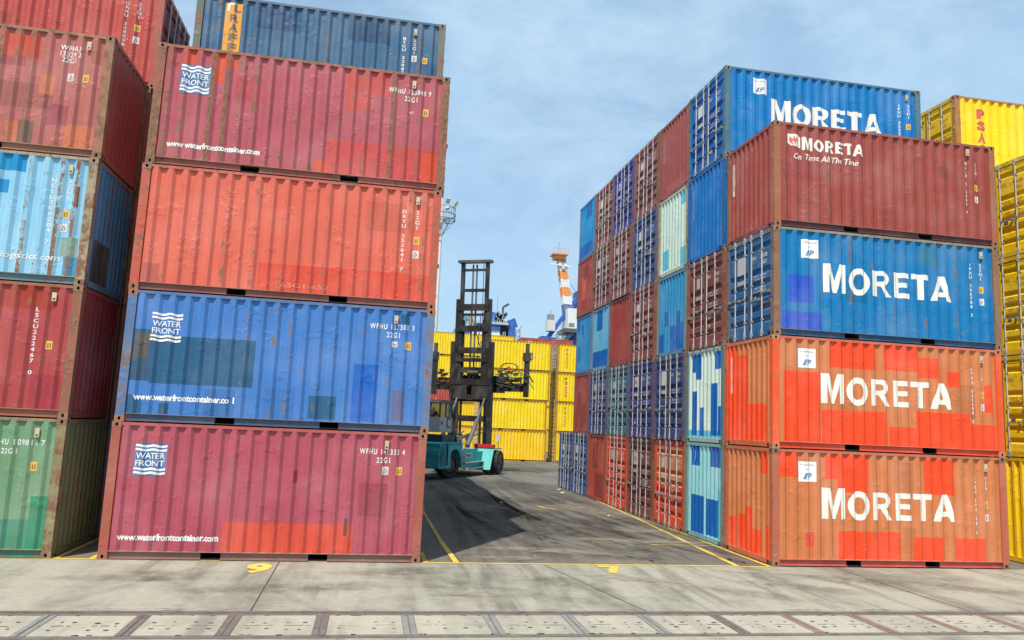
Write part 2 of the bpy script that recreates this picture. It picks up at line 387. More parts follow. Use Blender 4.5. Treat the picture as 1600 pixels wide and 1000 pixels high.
def cgroup(x):
    return x
RUSTF=(0.27,0.155,0.085)
def container(name,label,x0,y0,z0,base,frame=None,front=(),left=('wall',()),right=('wall',()),wear=0.45,cast=None,group=None,endcol=None,detail=2,seed=None,postcol=None,topcol=None,botcol=None,rz=0.0,mini=False,pocket=True):
    """x0,y0,z0: world position of the left-front-bottom corner"""
    seed=seed if seed is not None else int((x0*31+y0*17+z0*13)*100)
    rng=random.Random(seed)
    frame=frame or mixc(base,RUSTF,0.45); cast=cast or mixc(frame,RUSTF,0.6); endcol=endcol or base
    postcol=postcol or frame; topcol=topcol or frame; botcol=botcol or frame
    root=thing(name,label,'shipping container',(x0+LC/2,y0+WC/2,z0),rz,group)
    # --- frame
    fw=min(1.0,wear+0.14)
    mb=MB()
    for fn_,W_ in ((mF,1),(mB,1)):
        # corner posts seen on the long side
        for s0,s1 in ((0.004,S0),(S1,LC-0.004)):
            mb.box(s0,s1,0.118,HC-0.118,0.004,0.15,postcol,fw,fn=lambda a,z,d,f=fn_:f(a,z,d))
        # top rail, 60 mm, and bottom channel with its lips
        mb.box(0.178,LC-0.178,HC-0.070,HC-0.012,0.005,0.065,topcol,fw*0.9,fn=lambda a,z,d,f=fn_:f(a,z,d))
        mb.box(S0,S1,0.150,0.162,0.0035,0.09,mixc(botcol,(0.5,0.42,0.36),0.25),fw*0.6,fn=lambda a,z,d,f=fn_:f(a,z,d))
        segs=[(0.178,1.84),(2.20,3.86),(4.22,LC-0.178)] if pocket else [(0.178,LC-0.178)]
        for a,b in segs:
            mb.box(a,b,0.030,0.150,0.048,0.056,botcol,wear*0.9,fn=lambda a_,z,d,f=fn_:f(a_,z,d))
            mb.box(a,b,0.018,0.030,0.010,0.056,sc3(botcol,1.05),wear*0.8,fn=lambda a_,z,d,f=fn_:f(a_,z,d))
        if pocket:
            for a,b in ((1.84,2.20),(3.86,4.22)):
                mb.box(a,b,0.018,0.030,0.05,0.9,(0.03,0.025,0.02),0.2,fn=lambda a_,z,d,f=fn_:f(a_,z,d))
                mb.box(a-0.006,a,0.030,0.148,0.048,0.9,(0.03,0.025,0.02),0.2,fn=lambda a_,z,d,f=fn_:f(a_,z,d))
                mb.box(b,b+0.006,0.030,0.148,0.048,0.9,(0.03,0.025,0.02),0.2,fn=lambda a_,z,d,f=fn_:f(a_,z,d))
        # gussets
        for a,b in ((0.178,0.42),(LC-0.178,LC-0.42)):
            mb.face([fn_(a,0.149,0.044),fn_(b,0.149,0.044),fn_(a,0.031,0.044)],sc3(botcol,0.9),fw)
    for fn_,(kind,pt) in ((mL,left),(mR,right)):
        pw=0.13
        mb.box(0.151,pw+0.03,0.119,HC-0.119,0.0035,0.05,postcol,fw,fn=lambda t,z,d,f=fn_:f(t,z,d)) if False else None
        hh=0.11 if kind=='door' else 0.085
        mb.box(0.166,WC-0.166,HC-hh-0.008,HC-0.010,0.006,0.07,mixc(endcol,topcol,0.5),fw*0.7,fn=fn_)
        sb=0.135
        mb.box(0.30,WC-0.30,0.020,sb,0.006,0.07,mixc(endcol,botcol,0.4),fw*0.6,fn=fn_)
        for a,b in ((0.166,0.30),(WC-0.30,WC-0.166)):
            mb.box(a,b,0.10,sb,0.006,0.07,mixc(endcol,botcol,0.4),fw*0.6,fn=fn_)
            mb.box(a,b,0.020,0.10,0.065,0.075,(0.02,0.015,0.012),0.1,fn=fn_)
        if kind=='door':
            for z in (0.05,0.05): pass
    # floor underside + roof base
    mb.box(0.06,LC-0.06,0.155,0.17,0.06,WC-0.06,(0.06,0.05,0.045),0.3,fn=lambda a,z,d:mF(a,z,d))
    mb.build('frame',root)
    # --- roof
    rb=MB()
    n=20
    for i in range(n*2):
        a=0.07+(LC-0.14)*i/(n*2); b=0.07+(LC-0.14)*(i+1)/(n*2); zt=HC-0.022-(0.02 if i%2 else 0)
        zn=HC-0.022-(0.0 if i%2 else 0.02)
        rb.face([mF(a,zt,0.066),mF(b,zn,0.066),mF(b,zn,WC-0.066),mF(a,zt,WC-0.066)],sc3(base,0.95),min(1,wear+0.3))
    rb.build('roof',root)
    # --- castings
    cm=casting_mesh(cast,round(min(1,wear+0.15),1))
    for sx in (-1,1):
        for syy in (-1,1):
            for z in (0.059,HC-0.059):
                link('corner_fitting',cm,root,(sx*(LC/2-0.089),syy*(WC/2-0.081),z))
    # --- long sides
    rp=[]
    for k in range(rng.randint(1,3) if detail>1 else 0):
        a=S0+PITCH*rng.randint(0,NP-4); b=a+PITCH*rng.choice((1,2,3,4)); zz=rng.choice((0.16,0.16,0.9,1.6)); rp.append((a,zz,b,zz+rng.uniform(0.25,0.8),mixc(base,sc3(base,rng.uniform(0.75,0.9)),1)))
    for fn_,pts,nm in ((mF,list(rp[:2])+list(front),'side_panel'),(mB,rp,'side_panel')):
        if fn_ is mB and mini: pass
        pm=MB(); panel(pm,fn_,S0,S1,0.160,HC-0.068,SK,side_d,base,pts,wear,rng)
        pm.build(nm,root)
    # --- ends
    for fn_,(kind,pts),tag_ in ((mL,left,'L'),(mR,right,'R')):
        if kind=='wall':
            pm=MB(); panel(pm,fn_,T0,T1,0.135,HC-0.09,EK,end_d,endcol,list(pts),wear,rng)
            pm.build('end_panel',root)
        else:
            mid=WC/2; sgn=1
            for k,(a,b) in enumerate(((0.135,mid-0.008),(mid+0.008,WC-0.135))):
                dm=MB(); z0_,z1_=0.142,HC-0.128; fr=0.065
                dc=mixc(endcol,endcol,0)
                for (p0,p1,q0,q1) in ((a,a+fr,z0_,z1_),(b-fr,b,z0_,z1_),(a+fr,b-fr,z0_,z0_+fr),(a+fr,b-fr,z1_-fr,z1_)):
                    dm.box(p0,p1,q0,q1,0.022,0.07,dc,wear*0.8,fn=fn_)
                zs=[(z0_+fr,0.028)]
                for zc in (0.42,0.72,1.02,1.32,1.62,2.22):
                    zs+=[(zc-0.085,0.028),(zc-0.045,0.072),(zc+0.045,0.072),(zc+0.085,0.028)]
                zs.append((z1_-fr,0.028))
                for i in range(len(zs)-1):
                    (za,da),(zb,db)=zs[i],zs[i+1]
                    zm=(za+zb)/2; cc=dc
                    for p in pts:
                        if p[1]<=zm<=p[3] and p[0]<=(a+b)/2<=p[2]: cc=p[4]
                    dm.face([fn_(a+fr,za,da),fn_(b-fr,za,da),fn_(b-fr,zb,db),fn_(a+fr,zb,db)],cc,wear)
                hs=a if k==0 else b; hd=-1 if k==0 else 1
                for z in (0.30,0.95,1.62,2.26):   # hinges
                    dm.box(min(hs,hs+hd*0.10),max(hs,hs+hd*0.10),z-0.045,z+0.045,-0.004,0.03,sc3(mixc(dc,RUSTF,0.4),0.8),wear+0.2,fn=fn_)
                dm.box(b-0.012 if k==0 else a-0.004,b+0.004 if k==0 else a+0.012,z0_,z1_,0.014,0.03,(0.04,0.04,0.04),0.1,fn=fn_)
                door=dm.build('door',root)
                for tt in ((mid-0.68,mid-0.17) if k==0 else (mid+0.17,mid+0.68)):
                    rr=link('locking_bar',rod_mesh(),door)
                    rr.location=fn_(tt,0,-0.006); rr.rotation_euler=(0,0,-PI/2 if fn_ is mL else PI/2)
                    if detail>1:
                        h=link('handle',handle_mesh(1 if (tt<mid)==(fn_ is mL) else -1),rr); h.location=(0,0,0.98+rng.uniform(-0.12,0.12))
    return root
def std_marks(root,code,y=True,wp=True,c=(0.80,0.79,0.74),idx=5.27,isx=5.53,hgt=1.33,iso=True,top=2.11):
    """vertical number near the right end of the long side"""
    body='\n'.join(code)
    decal(root,flat_text(body,0.022,1.0),'F',idx,top-hgt/2,0.092,hgt,c,name='number_marking')
    if iso: decal(root,flat_text('2\n2\nG\n1',0.022,0.98),'F',isx,1.91,0.085,0.42,c,name='size_marking')
    if y: warn(root,isx,1.46)
    if wp: icplate(root,isx,1.16)
YEL=(0.85,0.48,0.02)
def warn(root,s,z,face='F'):
    decal(root,rect2(1,1),face,s,z,0.12,0.165,YEL,name='height_label',off=0.003)
    decal(root,flat_text('2.6\n8.6',0.02,0.8),face,s,z,0.075,0.10,(0.10,0.06,0.01),name='height_label_text',off=0.006)
def icplate(root,s,z,face='F'):
    decal(root,rect2(1,1),face,s,z,0.13,0.165,(0.72,0.70,0.66),name='code_plate',off=0.003)
    decal(root,flat_text('ic\n67',0.02,0.8),face,s,z,0.085,0.12,(0.22,0.18,0.16),name='code_plate_text',off=0.006)
def vent(root,s,z=2.33):
    mb=MB(); mb.box(s-0.04,s+0.04,z-0.085,z+0.085,-0.002,0.03,(0.55,0.46,0.30),0.15,fn=mF); mb.box(s-0.022,s+0.022,z-0.06,z-0.03,-0.004,0.0,(0.06,0.05,0.04),0,fn=mF)
    mb.build('vent',root)
WHITE=(0.82,0.82,0.79)
def waterfront(root,s,z,blue=True):
    if blue:
        vs,fs=wave(-0.5,0.5,0,1.0,0.02,24,PI); decal(root,(vs,fs),'F',s,z,0.60,0.62,(0.02,0.13,0.36),name='logo_panel',off=0.0028)
    for yy in (0.43,0.305,-0.305,-0.43):
        decal(root,wave(-0.48,0.48,yy,0.075,0.018,24,0.6),'F',s,z,0.60,0.60,WHITE,name='wave_stripe',off=0.006)
    for t,yy in (('WATER',0.115),('FRONT',-0.115)):
        decal(root,flat_text(t,0.016,1,0.95),'F',s,z+yy*0.62,0.52,0.115,WHITE,name='lettering',off=0.006)
def web(root,t,s,z,w_=1.83,h_=0.13):
    decal(root,flat_text(t,0.04,1,0.97),'F',s,z,w_,h_,WHITE,off=0.005)
def hid(root,a,s=5.17,z=2.17,w_=0.91):
    decal(root,flat_text(a,0.018,1,1.3),'F',s,z,w_,0.115,WHITE,off=0.005,name='number_marking')
    decal(root,flat_text('22G1',0.018,1,1.3),'F',s+0.03,z-0.17,0.27,0.115,WHITE,off=0.005,name='size_marking')
def plate(root,s,z):
    decal(root,rect2(1,1),'F',s,z,0.42,0.45,(0.83,0.84,0.84),name='logo_panel',off=0.003)
    decal(root,flat_text('Interpool',0.005),'F',s,z+0.15,0.34,0.055,(0.25,0.28,0.3),name='lettering',off=0.006)
    decal(root,flat_text('Inc.',0.005),'F',s,z+0.06,0.09,0.04,(0.25,0.28,0.3),name='lettering',off=0.006)
    decal(root,([(-.5,-.5),(-.1,-.5),(.25,.5),(-.15,.5)],[(0,1,2,3)]),'F',s-0.035,z-0.10,0.17,0.14,(0.03,0.24,0.55),name='emblem',off=0.006)
    decal(root,flat_text('P',0.02),'F',s+0.055,z-0.10,0.10,0.14,(0.05,0.14,0.28),name='emblem',ital=0.25,off=0.0065)
def big_name(root,s,z,w_=3.42,h_=0.62): decal(root,moreta(),'F',s,z,w_,h_,(0.82,0.80,0.72),name='lettering',off=0.005)
def door_marks(root,face,code,c=(0.75,0.74,0.70),placard=True,pc=(0.75,0.72,0.68),emblem=None):
    """markings on a door end; face DL (facing the lane) or DR"""
    lo=WC/2-0.55; hi=WC/2+0.60
    if face=='DR': lo,hi=WC-lo,WC-hi
    decal(root,flat_text(code[0],0.01,1,1.1),face,lo+0.30,1.98,0.22,0.10,c,name='number_marking')
    decal(root,flat_text(code[1],0.01,1,1.1),face,lo-0.18,1.98,0.32,0.10,c,name='number_marking')
    decal(root,flat_text('22G1',0.01,1,1.1),face,lo-0.18,1.82,0.26,0.10,c,name='size_marking')
    for k,(zz,t) in enumerate(((1.47,'MAX. 24000\nTARE 2230'),(1.17,'NET 21770\nCU.CAP 33.2'))):
        decal(root,flat_text(t,0.0,1.1),face,lo+0.02,zz,0.62,0.12,c,name='weight_marking')
    vr=random.Random(code[1]); pc=sc3(pc,vr.uniform(0.6,1.05)); pw_,ph_=vr.choice(((0.30,0.34),(0.26,0.26),(0.34,0.44),(0.22,0.30)))
    for q_ in range(vr.randint(2,5)):
        decal(root,rect2(1,1),face,vr.choice((lo+0.25,lo-0.05,hi-0.1,hi-0.3)),vr.uniform(0.35,1.35),vr.uniform(0.05,0.2),vr.uniform(0.04,0.12),sc3(vr.choice(((0.7,0.7,0.66),(0.5,0.4,0.3),(0.12,0.10,0.09),(0.6,0.5,0.2))),vr.uniform(0.6,1)),name='sticker',off=0.005)
    if placard:
        decal(root,rect2(1,1),face,hi-0.16,1.90,pw_,ph_,pc,name='placard',off=0.004)
        decal(root,rect2(1,1),face,hi-0.16,1.47,0.34,0.10,sc3(pc,0.8),name='placard',off=0.004)
        if emblem: decal(root,flat_text('m',0.1),face,hi-0.16,1.90,0.16,0.14,emblem,name='emblem',off=0.007)
# ------------------------------------------------------------------ colours of the paint
def pc(r,g,b,k=0.82): return tuple(min(0.86,v*k) for v in srgb(r,g,b))
MAROON=pc(188,88,98); SALMON=pc(228,108,86); BLUE=pc(74,130,200); PINK=pc(186,86,100); STEEL=pc(66,108,142)
BROWN=pc(164,74,62); SKYB=pc(0,124,184); TAN=pc(216,128,76); ORANGE=pc(255,80,34); TEAL=pc(44,98,136)
BRD=pc(150,66,62); NAVY=pc(40,62,140); DBL=pc(4,100,182); MINT=pc(214,234,220); AQUA=pc(90,190,215); CYAN=pc(20,150,205)
YELLOW=(0.86,0.60,0.004); YEL2=(0.84,0.53,0.004); GREEN=pc(120,160,120); LBLUE=pc(150,208,235); RED=pc(184,74,74); ROSE=pc(192,108,100)
MB_=pc(0,126,196)
RF=(0.33,0.15,0.09); RF2=(0.30,0.17,0.10)
CI={'OR':pc(222,82,52),'DR':pc(190,74,82),'RD':pc(204,76,72),'O':ORANGE,'D':None}
def P(lst,m): return tuple((a,b,c,d,m[k]) for a,b,c,d,k in lst if k in m)

# ===== left tower of four (front row) =====
c=container('shipping_container','maroon pink container numbered 138840, highest of the front left stack of four','' and 0 or -4.83,15.93,3*HC,MAROON,frame=pc(176,96,84),left=('wall',()),right=('door',()),wear=0.62,postcol=pc(182,92,66),topcol=pc(190,104,88),
 front=P([(0.52,2.19,0.79,2.54,'OR'),(1.08,1.87,1.33,2.48,'OR'),(1.32,2.21,1.63,2.51,'OR'),(0.21,2.12,0.42,2.53,'DR'),(1.58,1.53,2.17,2.06,'DR'),(3.82,1.99,4.73,2.49,'RD'),(3.85,1.61,4.38,1.96,'RD'),(3.53,0.16,5.85,0.90,'RD'),(5.50,0.16,5.88,0.80,'OR'),(3.30,0.17,3.56,0.42,'OR')],CI),seed=11)
waterfront(c,0.79,1.88); web(c,'www waterfrontcontainer.com',1.27,0.46,1.84); hid(c,'WFHU 138840 9',5.20,2.16); warn(c,5.56,1.73); vent(c,5.28)
decal(c,flat_text('67',0.01),'F',5.26,1.70,0.10,0.06,WHITE)
c=container('shipping_container','plain salmon red container numbered 253641, third up in the front left stack',-4.87,15.93,2*HC,SALMON,frame=pc(206,100,80),right=('door',()),wear=0.40,postcol=pc(206,96,74),
 front=((0.20,0.17,0.53,0.55,pc(196,84,72)),(2.40,0.16,5.89,0.73,pc(226,84,62))),seed=12,botcol=pc(150,90,76))
std_marks(c,'DRYU 253641 7',idx=5.29,isx=5.57); vent(c,5.56)
decal(c,flat_text('65G1-652',0.0),'F',3.35,0.30,0.95,0.09,(0.70,0.24,0.17))
T_={'T':TEAL,'G':pc(60,92,120),'B':pc(96,92,84),'S':pc(16,102,196),'V':pc(104,110,150)}
c=container('shipping_container','blue container with dark touch-up patches, second up in the front left stack',-4.86,15.93,HC,BLUE,frame=pc(86,118,168),right=('door',()),wear=0.34,cast=pc(176,112,82),
 front=P([(0.54,0.76,2.49,1.71,'T'),(0.18,0.80,0.54,1.81,'G'),(0.22,1.24,0.47,1.73,'B'),(0.14,0.14,0.45,0.52,'T'),(0.77,0.17,0.95,0.38,'T'),(4.45,0.19,4.95,1.36,'S'),(3.60,0.20,4.14,0.67,'T'),(5.26,0.21,5.52,0.87,'V'),(5.34,2.24,5.54,2.47,'T')],T_),seed=13,postcol=pc(92,124,168),botcol=pc(80,92,118))
waterfront(c,0.77,1.87,False); web(c,'www.waterfrontcontainer.co 1',1.23,0.49,1.87); hid(c,'WFHU 137301 3',5.18,2.17); warn(c,5.53,1.79); vent(c,5.25)
decal(c,rect2(1,1),'F',5.25,1.81,0.12,0.12,(0.72,0.7,0.66),name='code_plate'); decal(c,flat_text('ic',0.02),'F',5.25,1.81,0.08,0.07,(0.2,0.2,0.25),off=0.006)
c=container('shipping_container','pink container with an orange patch, on the ground under the front left stack',-4.885,15.93,0,PINK,frame=pc(176,84,78),right=('door',()),wear=0.30,
 front=((2.19,0.16,4.68,0.73,pc(222,86,66)),(3.45,1.51,3.53,1.76,pc(150,50,66)),(4.50,0.51,4.57,0.85,pc(120,70,60))),seed=14,postcol=pc(182,94,76),botcol=pc(150,110,96),topcol=pc(196,96,92))
waterfront(c,0.75,1.88); web(c,'www.waterfrontcontainer.com',1.22,0.42,1.83); hid(c,'WFHU 140333 4',5.17,2.19); warn(c,5.53,1.81); vent(c,5.25); icplate(c,5.25,1.81)
c=container('shipping_container','weathered steel blue container with an orange vertical sign, topmost on the left',-4.83,18.44,4*HC,STEEL,frame=pc(110,116,104),right=('door',()),wear=0.42,topcol=pc(78,112,140),
 front=((1.40,1.86,2.46,2.53,pc(48,88,124)),(3.64,1.85,4.69,2.53,pc(46,84,118)),(5.54,0.9,5.90,1.48,pc(48,92,134)),(1.1,1.09,3.60,1.6,pc(74,112,144)),(0.67,0.3,1.07,2.43,pc(244,170,60))),seed=15)
for t,z in (('L',2.30),('R',2.03),('A',1.78),('F',1.53),('F',1.28)): decal(c,flat_text(t,0.03),'F',0.90+(0.06 if z>2.2 else 0),z,0.16 if z>2.2 else 0.2,0.19,(0.10,0.11,0.13),name='sign_letter')
decal(c,([(-.5,-.5),(-.15,-.5),(-.15,.25),(.5,.25),(.5,.5),(-.5,.5)],[(0,1,2,5),(2,3,4,5)]),'F',0.80,2.31,0.17,0.20,WHITE,name='sign_mark',off=0.003)
std_marks(c,'BTCU 220889',idx=5.03,isx=5.29,y=False,wp=False,hgt=1.10,top=2.13); warn(c,5.57,1.56); icplate(c,5.30,1.58); vent(c,5.30,2.28)

# ===== far left tower =====
FX=-11.75
PM={'OR':pc(205,84,62),'O':pc(212,120,84),'K':pc(128,98,82),'DM':pc(168,84,88),'BR':pc(178,90,74),'B':CYAN,'G':pc(150,172,158),'B2':pc(80,150,180),'T':pc(70,140,118)}
c=container('shipping_container','rose brown container with small orange patches, fourth up at the left edge',-11.72,15.95,3*HC,ROSE,frame=pc(170,118,88),wear=0.50,postcol=pc(172,118,86),endcol=pc(172,80,72),right=('wall',()),
 front=P([(4.00,1.95,4.69,2.44,'OR'),(3.4,1.75,4.45,1.95,'DM'),(4.75,1.22,5.02,1.62,'O'),(4.47,0.17,4.74,0.64,'K'),(4.22,0.20,4.45,0.60,'O'),(5.31,0.15,5.85,0.64,'O'),(4.94,0.59,5.34,1.03,'DM'),(5.65,1.96,5.86,2.48,'BR')],PM),seed=21)
decal(c,flat_text('WFHU\n13329 2\n22G1',0.012,0.85),'F',5.27,2.11,0.40,0.36,WHITE,name='number_marking'); icplate(c,5.31,1.63); warn(c,5.59,1.64); vent(c,5.59)
c=container('shipping_container','pale sky blue container streaked with rust, third from the ground at the left edge',-11.75,15.95,2*HC,LBLUE,frame=pc(170,160,140),wear=0.52,postcol=pc(176,160,130),endcol=pc(66,146,190),botcol=pc(110,140,146),
 front=P([(4.1,2.18,4.75,2.52,'B'),(4.1,1.73,4.49,2.00,'B'),(5.53,0.55,5.85,0.93,'G'),(5.62,0.17,5.88,0.55,'B2')],PM)+((5.69,1.55,5.77,1.97,pc(120,84,66)),(5.68,0.95,5.73,1.27,pc(150,110,80))),right=('wall',((0.3,0.14,1.2,1.0,pc(52,72,70)),)),seed=22)
std_marks(c,'NCLU200204 7',idx=5.28,isx=5.57,y=False,wp=False); warn(c,5.56,1.40); icplate(c,5.55,1.12); vent(c,5.57,2.31)
decal(c,flat_text('www.kaylogistics.com',0.014),'F',4.65,0.49,1.80,0.16,WHITE,ital=0.2,off=0.005)
c=container('shipping_container','dusty red container numbered 222467, second from the ground at the left edge',-11.75,15.95,HC,RED,frame=pc(170,100,76),wear=0.42,endcol=pc(160,56,52),
 front=((3.9,2.07,5.59,2.53,pc(176,62,48)),(5.31,0.16,5.85,0.82,pc(176,62,70))),seed=23)
std_marks(c,'LSCU222467 0',idx=5.28,wp=False,y=False,iso=False,hgt=1.30); warn(c,5.56,1.39); vent(c,5.56)
c=container('shipping_container','faded green container with a bright green patch, standing on the ground at the left edge',-11.75,15.95,0,GREEN,frame=pc(150,140,96),wear=0.50,endcol=pc(120,134,88),
 front=((5.58,0.17,5.88,1.13,pc(24,140,100)),(5.10,0.17,5.58,0.70,pc(70,146,116))),seed=24,botcol=pc(84,128,108),right=('wall',()))
decal(c,flat_text('TTHU 109811 7',0.008,1,1.15),'F',5.22,2.12,1.0,0.11,WHITE,name='number_marking'); decal(c,flat_text('22G1',0.008,1,1.15),'F',5.10,1.95,0.27,0.10,WHITE,name='size_marking'); warn(c,5.56,1.68); vent(c,5.56,2.31)
c=container('shipping_container','brick red container with a door end, highest of all at the left edge',-11.60,18.44,4*HC,pc(196,80,70),frame=pc(186,84,70),wear=0.34,endcol=pc(150,50,44),right=('door',()),seed=25)
std_marks(c,'CRXU 328058 1',idx=5.22,isx=5.50,hgt=1.33)

# rows behind the two left towers (only their shadow, and their edges from the side, show)
hid_cols=[MAROON,BLUE,RED,SALMON,STEEL,ROSE,NAVY,ORANGE]
hl='worn container hidden in the rows behind the front left stacks'
protos=[]
def dup(root,x0,y0,z0):
    r=root.copy(); COL.objects.link(r); r.location=(x0+LC/2,y0+WC/2,z0)
    for ch in list(root.children):
        a=ch.copy(); COL.objects.link(a); a.parent=r
        for g in list(ch.children):
            b=g.copy(); COL.objects.link(b); b.parent=a
            for h in list(g.children):
                d=h.copy(); COL.objects.link(d); d.parent=b
    return r
def hidden(x0,y0,z0,k,label,group):
    k=k%4
    while len(protos)<=k:
        protos.append(None)
    if protos[k] is None:
        protos[k]=container('shipping_container',label,x0,y0,z0,hid_cols[k],right=('door',()) if k%2 else ('wall',()),wear=0.45,detail=1,group=group,seed=900+k); return protos[k]
    r=dup(protos[k],x0,y0,z0); r['label']=label; r['group']=group; return r
for row in range(1,9):
    for lv in range(5):
        if row==1 and lv==4: continue
        if row==8 and lv>2: continue
        hidden(-4.86+0.04*math.sin(row*3.1+lv*2),15.93+2.51*row,lv*HC,row+lv*2,hl,'containers hidden behind the left stacks')
for lv in range(4): hidden(-11.7,18.44,lv*HC,lv+1,hl,'containers hidden behind the left stacks')

# ===== right tower of four with its lane end =====
RY=16.06; RP=2.508
c=container('shipping_container','dull brown container with a small red emblem and slogan, highest of the front right stack',9.03,RY,3*HC,BROWN,frame=pc(172,100,74),wear=0.34,postcol=pc(178,104,66),topcol=pc(160,84,70),botcol=pc(112,60,60),left=('wall',()),
 front=((0.25,1.34,2.47,2.47,pc(164,78,72)),),seed=31)
decal(c,moreta(),'F',1.56,2.08,1.63,0.29,(0.84,0.81,0.70),off=0.005)
decal(c,([(-.5,.5),(.3,.42),(.5,.25),(.5,-.5),(-.25,-.38),(-.5,-.2)],[(0,1,2,3,4,5)]),'F',0.54,2.15,0.33,0.34,(0.80,0.76,0.66),name='emblem',off=0.004)
for dx in (-0.075,0.0,0.075):
    decal(c,([(-.3,.5),(.35,.1),(.2,-.15),(.5,-.5),(-.2,-.2),(-.5,.1)],[(0,1,2,3,4,5)]),'F',0.54+dx,2.14,0.10,0.24,(0.66,0.10,0.09),name='emblem',off=0.007)
decal(c,flat_text('On Time, All The Time',0.012),'F',1.37,1.75,1.72,0.17,(0.83,0.80,0.72),ital=0.22,off=0.005)
std_marks(c,'MSLU 212443 9',idx=5.22,isx=5.50); vent(c,5.28,2.36)
c['label']='dull brown container with a small red emblem and slogan, highest of the front right stack'
decal(c,flat_text('MSLU212443',0.01),'L',2.12,1.75,0.05,0.9,WHITE)
c=container('shipping_container','sky blue container with big white lettering, third up in the front right stack',9.01,RY,2*HC,SKYB,frame=pc(150,112,86),wear=0.40,left=('door',()),endcol=pc(40,110,165),botcol=pc(40,84,124),topcol=pc(150,146,124),
 front=((0.40,0.80,1.04,1.46,pc(34,88,200)),(0.21,0.17,1.25,0.58,pc(40,88,200)),(3.87,1.91,4.43,2.51,pc(22,122,162))),seed=32)
plate(c,0.94,2.10); big_name(c,3.0,1.40); std_marks(c,'IPXU 366788 3',idx=5.28,isx=5.56); vent(c,5.57); door_marks(c,'DL',('IPXU','366788'))
OB=lambda l:P(l,{'O':ORANGE,'P':pc(234,92,70)})
c=container('shipping_container','orange and tan patched container with white lettering, second up in front right stack',8.975,RY,HC,TAN,frame=pc(240,100,50),wear=0.24,postcol=pc(248,96,44),botcol=pc(228,84,50),topcol=pc(216,110,84),cast=pc(200,130,90),
 front=OB([(1.44,1.91,2.67,2.62,'O'),(2.85,1.92,3.79,2.55,'O'),(3.78,1.79,4.32,2.28,'O'),(4.53,1.61,4.88,1.98,'O'),(0.28,0.17,1.21,1.78,'O'),(1.25,0.08,2.91,0.93,'O'),(2.99,0.12,3.68,0.61,'O'),(3.68,0.16,5.13,0.99,'O'),(5.12,0.17,5.88,0.75,'O'),(5.58,1.05,5.80,1.71,'O')]),
 left=('wall',OB([(1.84,0.15,2.32,2.48,'O'),(1.19,1.03,1.69,2.23,'O'),(1.18,0.12,2.31,1.52,'O'),(0.35,0.15,1.18,1.01,'O')])),seed=33)
plate(c,0.88,2.09); big_name(c,2.95,1.38); std_marks(c,'IPXU 325688 2',idx=5.24,isx=5.50); vent(c,5.50)
decal(c,flat_text('IPXU325688',0.01),'L',2.10,1.75,0.05,0.95,WHITE)
c=container('shipping_container','tan and orange patched container with white lettering, on the ground at the lane corner',8.965,RY,0,TAN,frame=pc(200,110,82),wear=0.28,botcol=pc(206,92,76),topcol=pc(206,112,88),cast=pc(150,110,80),
 front=OB([(0.19,1.96,0.66,2.52,'O'),(1.32,1.94,2.44,2.50,'O'),(1.63,1.65,2.43,1.94,'O'),(3.88,1.65,4.68,2.48,'O'),(1.63,0.17,3.22,0.79,'O'),(3.56,0.16,4.34,0.69,'O'),(4.65,0.16,5.43,0.68,'O'),(0.81,0.43,1.04,0.75,'P')]),
 left=('wall',OB([(1.75,0.15,2.15,0.85,'O'),(1.36,0.15,1.66,0.96,'O'),(0.94,0.13,1.36,1.18,'O'),(0.54,0.13,0.94,0.69,'O'),(0.05,0.12,0.39,0.85,'O'),(0.24,1.99,0.62,2.53,'O')])),seed=34)
plate(c,0.88,2.09); big_name(c,2.95,1.36); std_marks(c,'IPXU 398108 5',idx=5.23,isx=5.51); vent(c,5.51)
decal(c,flat_text('IPXU398108',0.01),'L',2.05,1.75,0.05,0.95,WHITE)

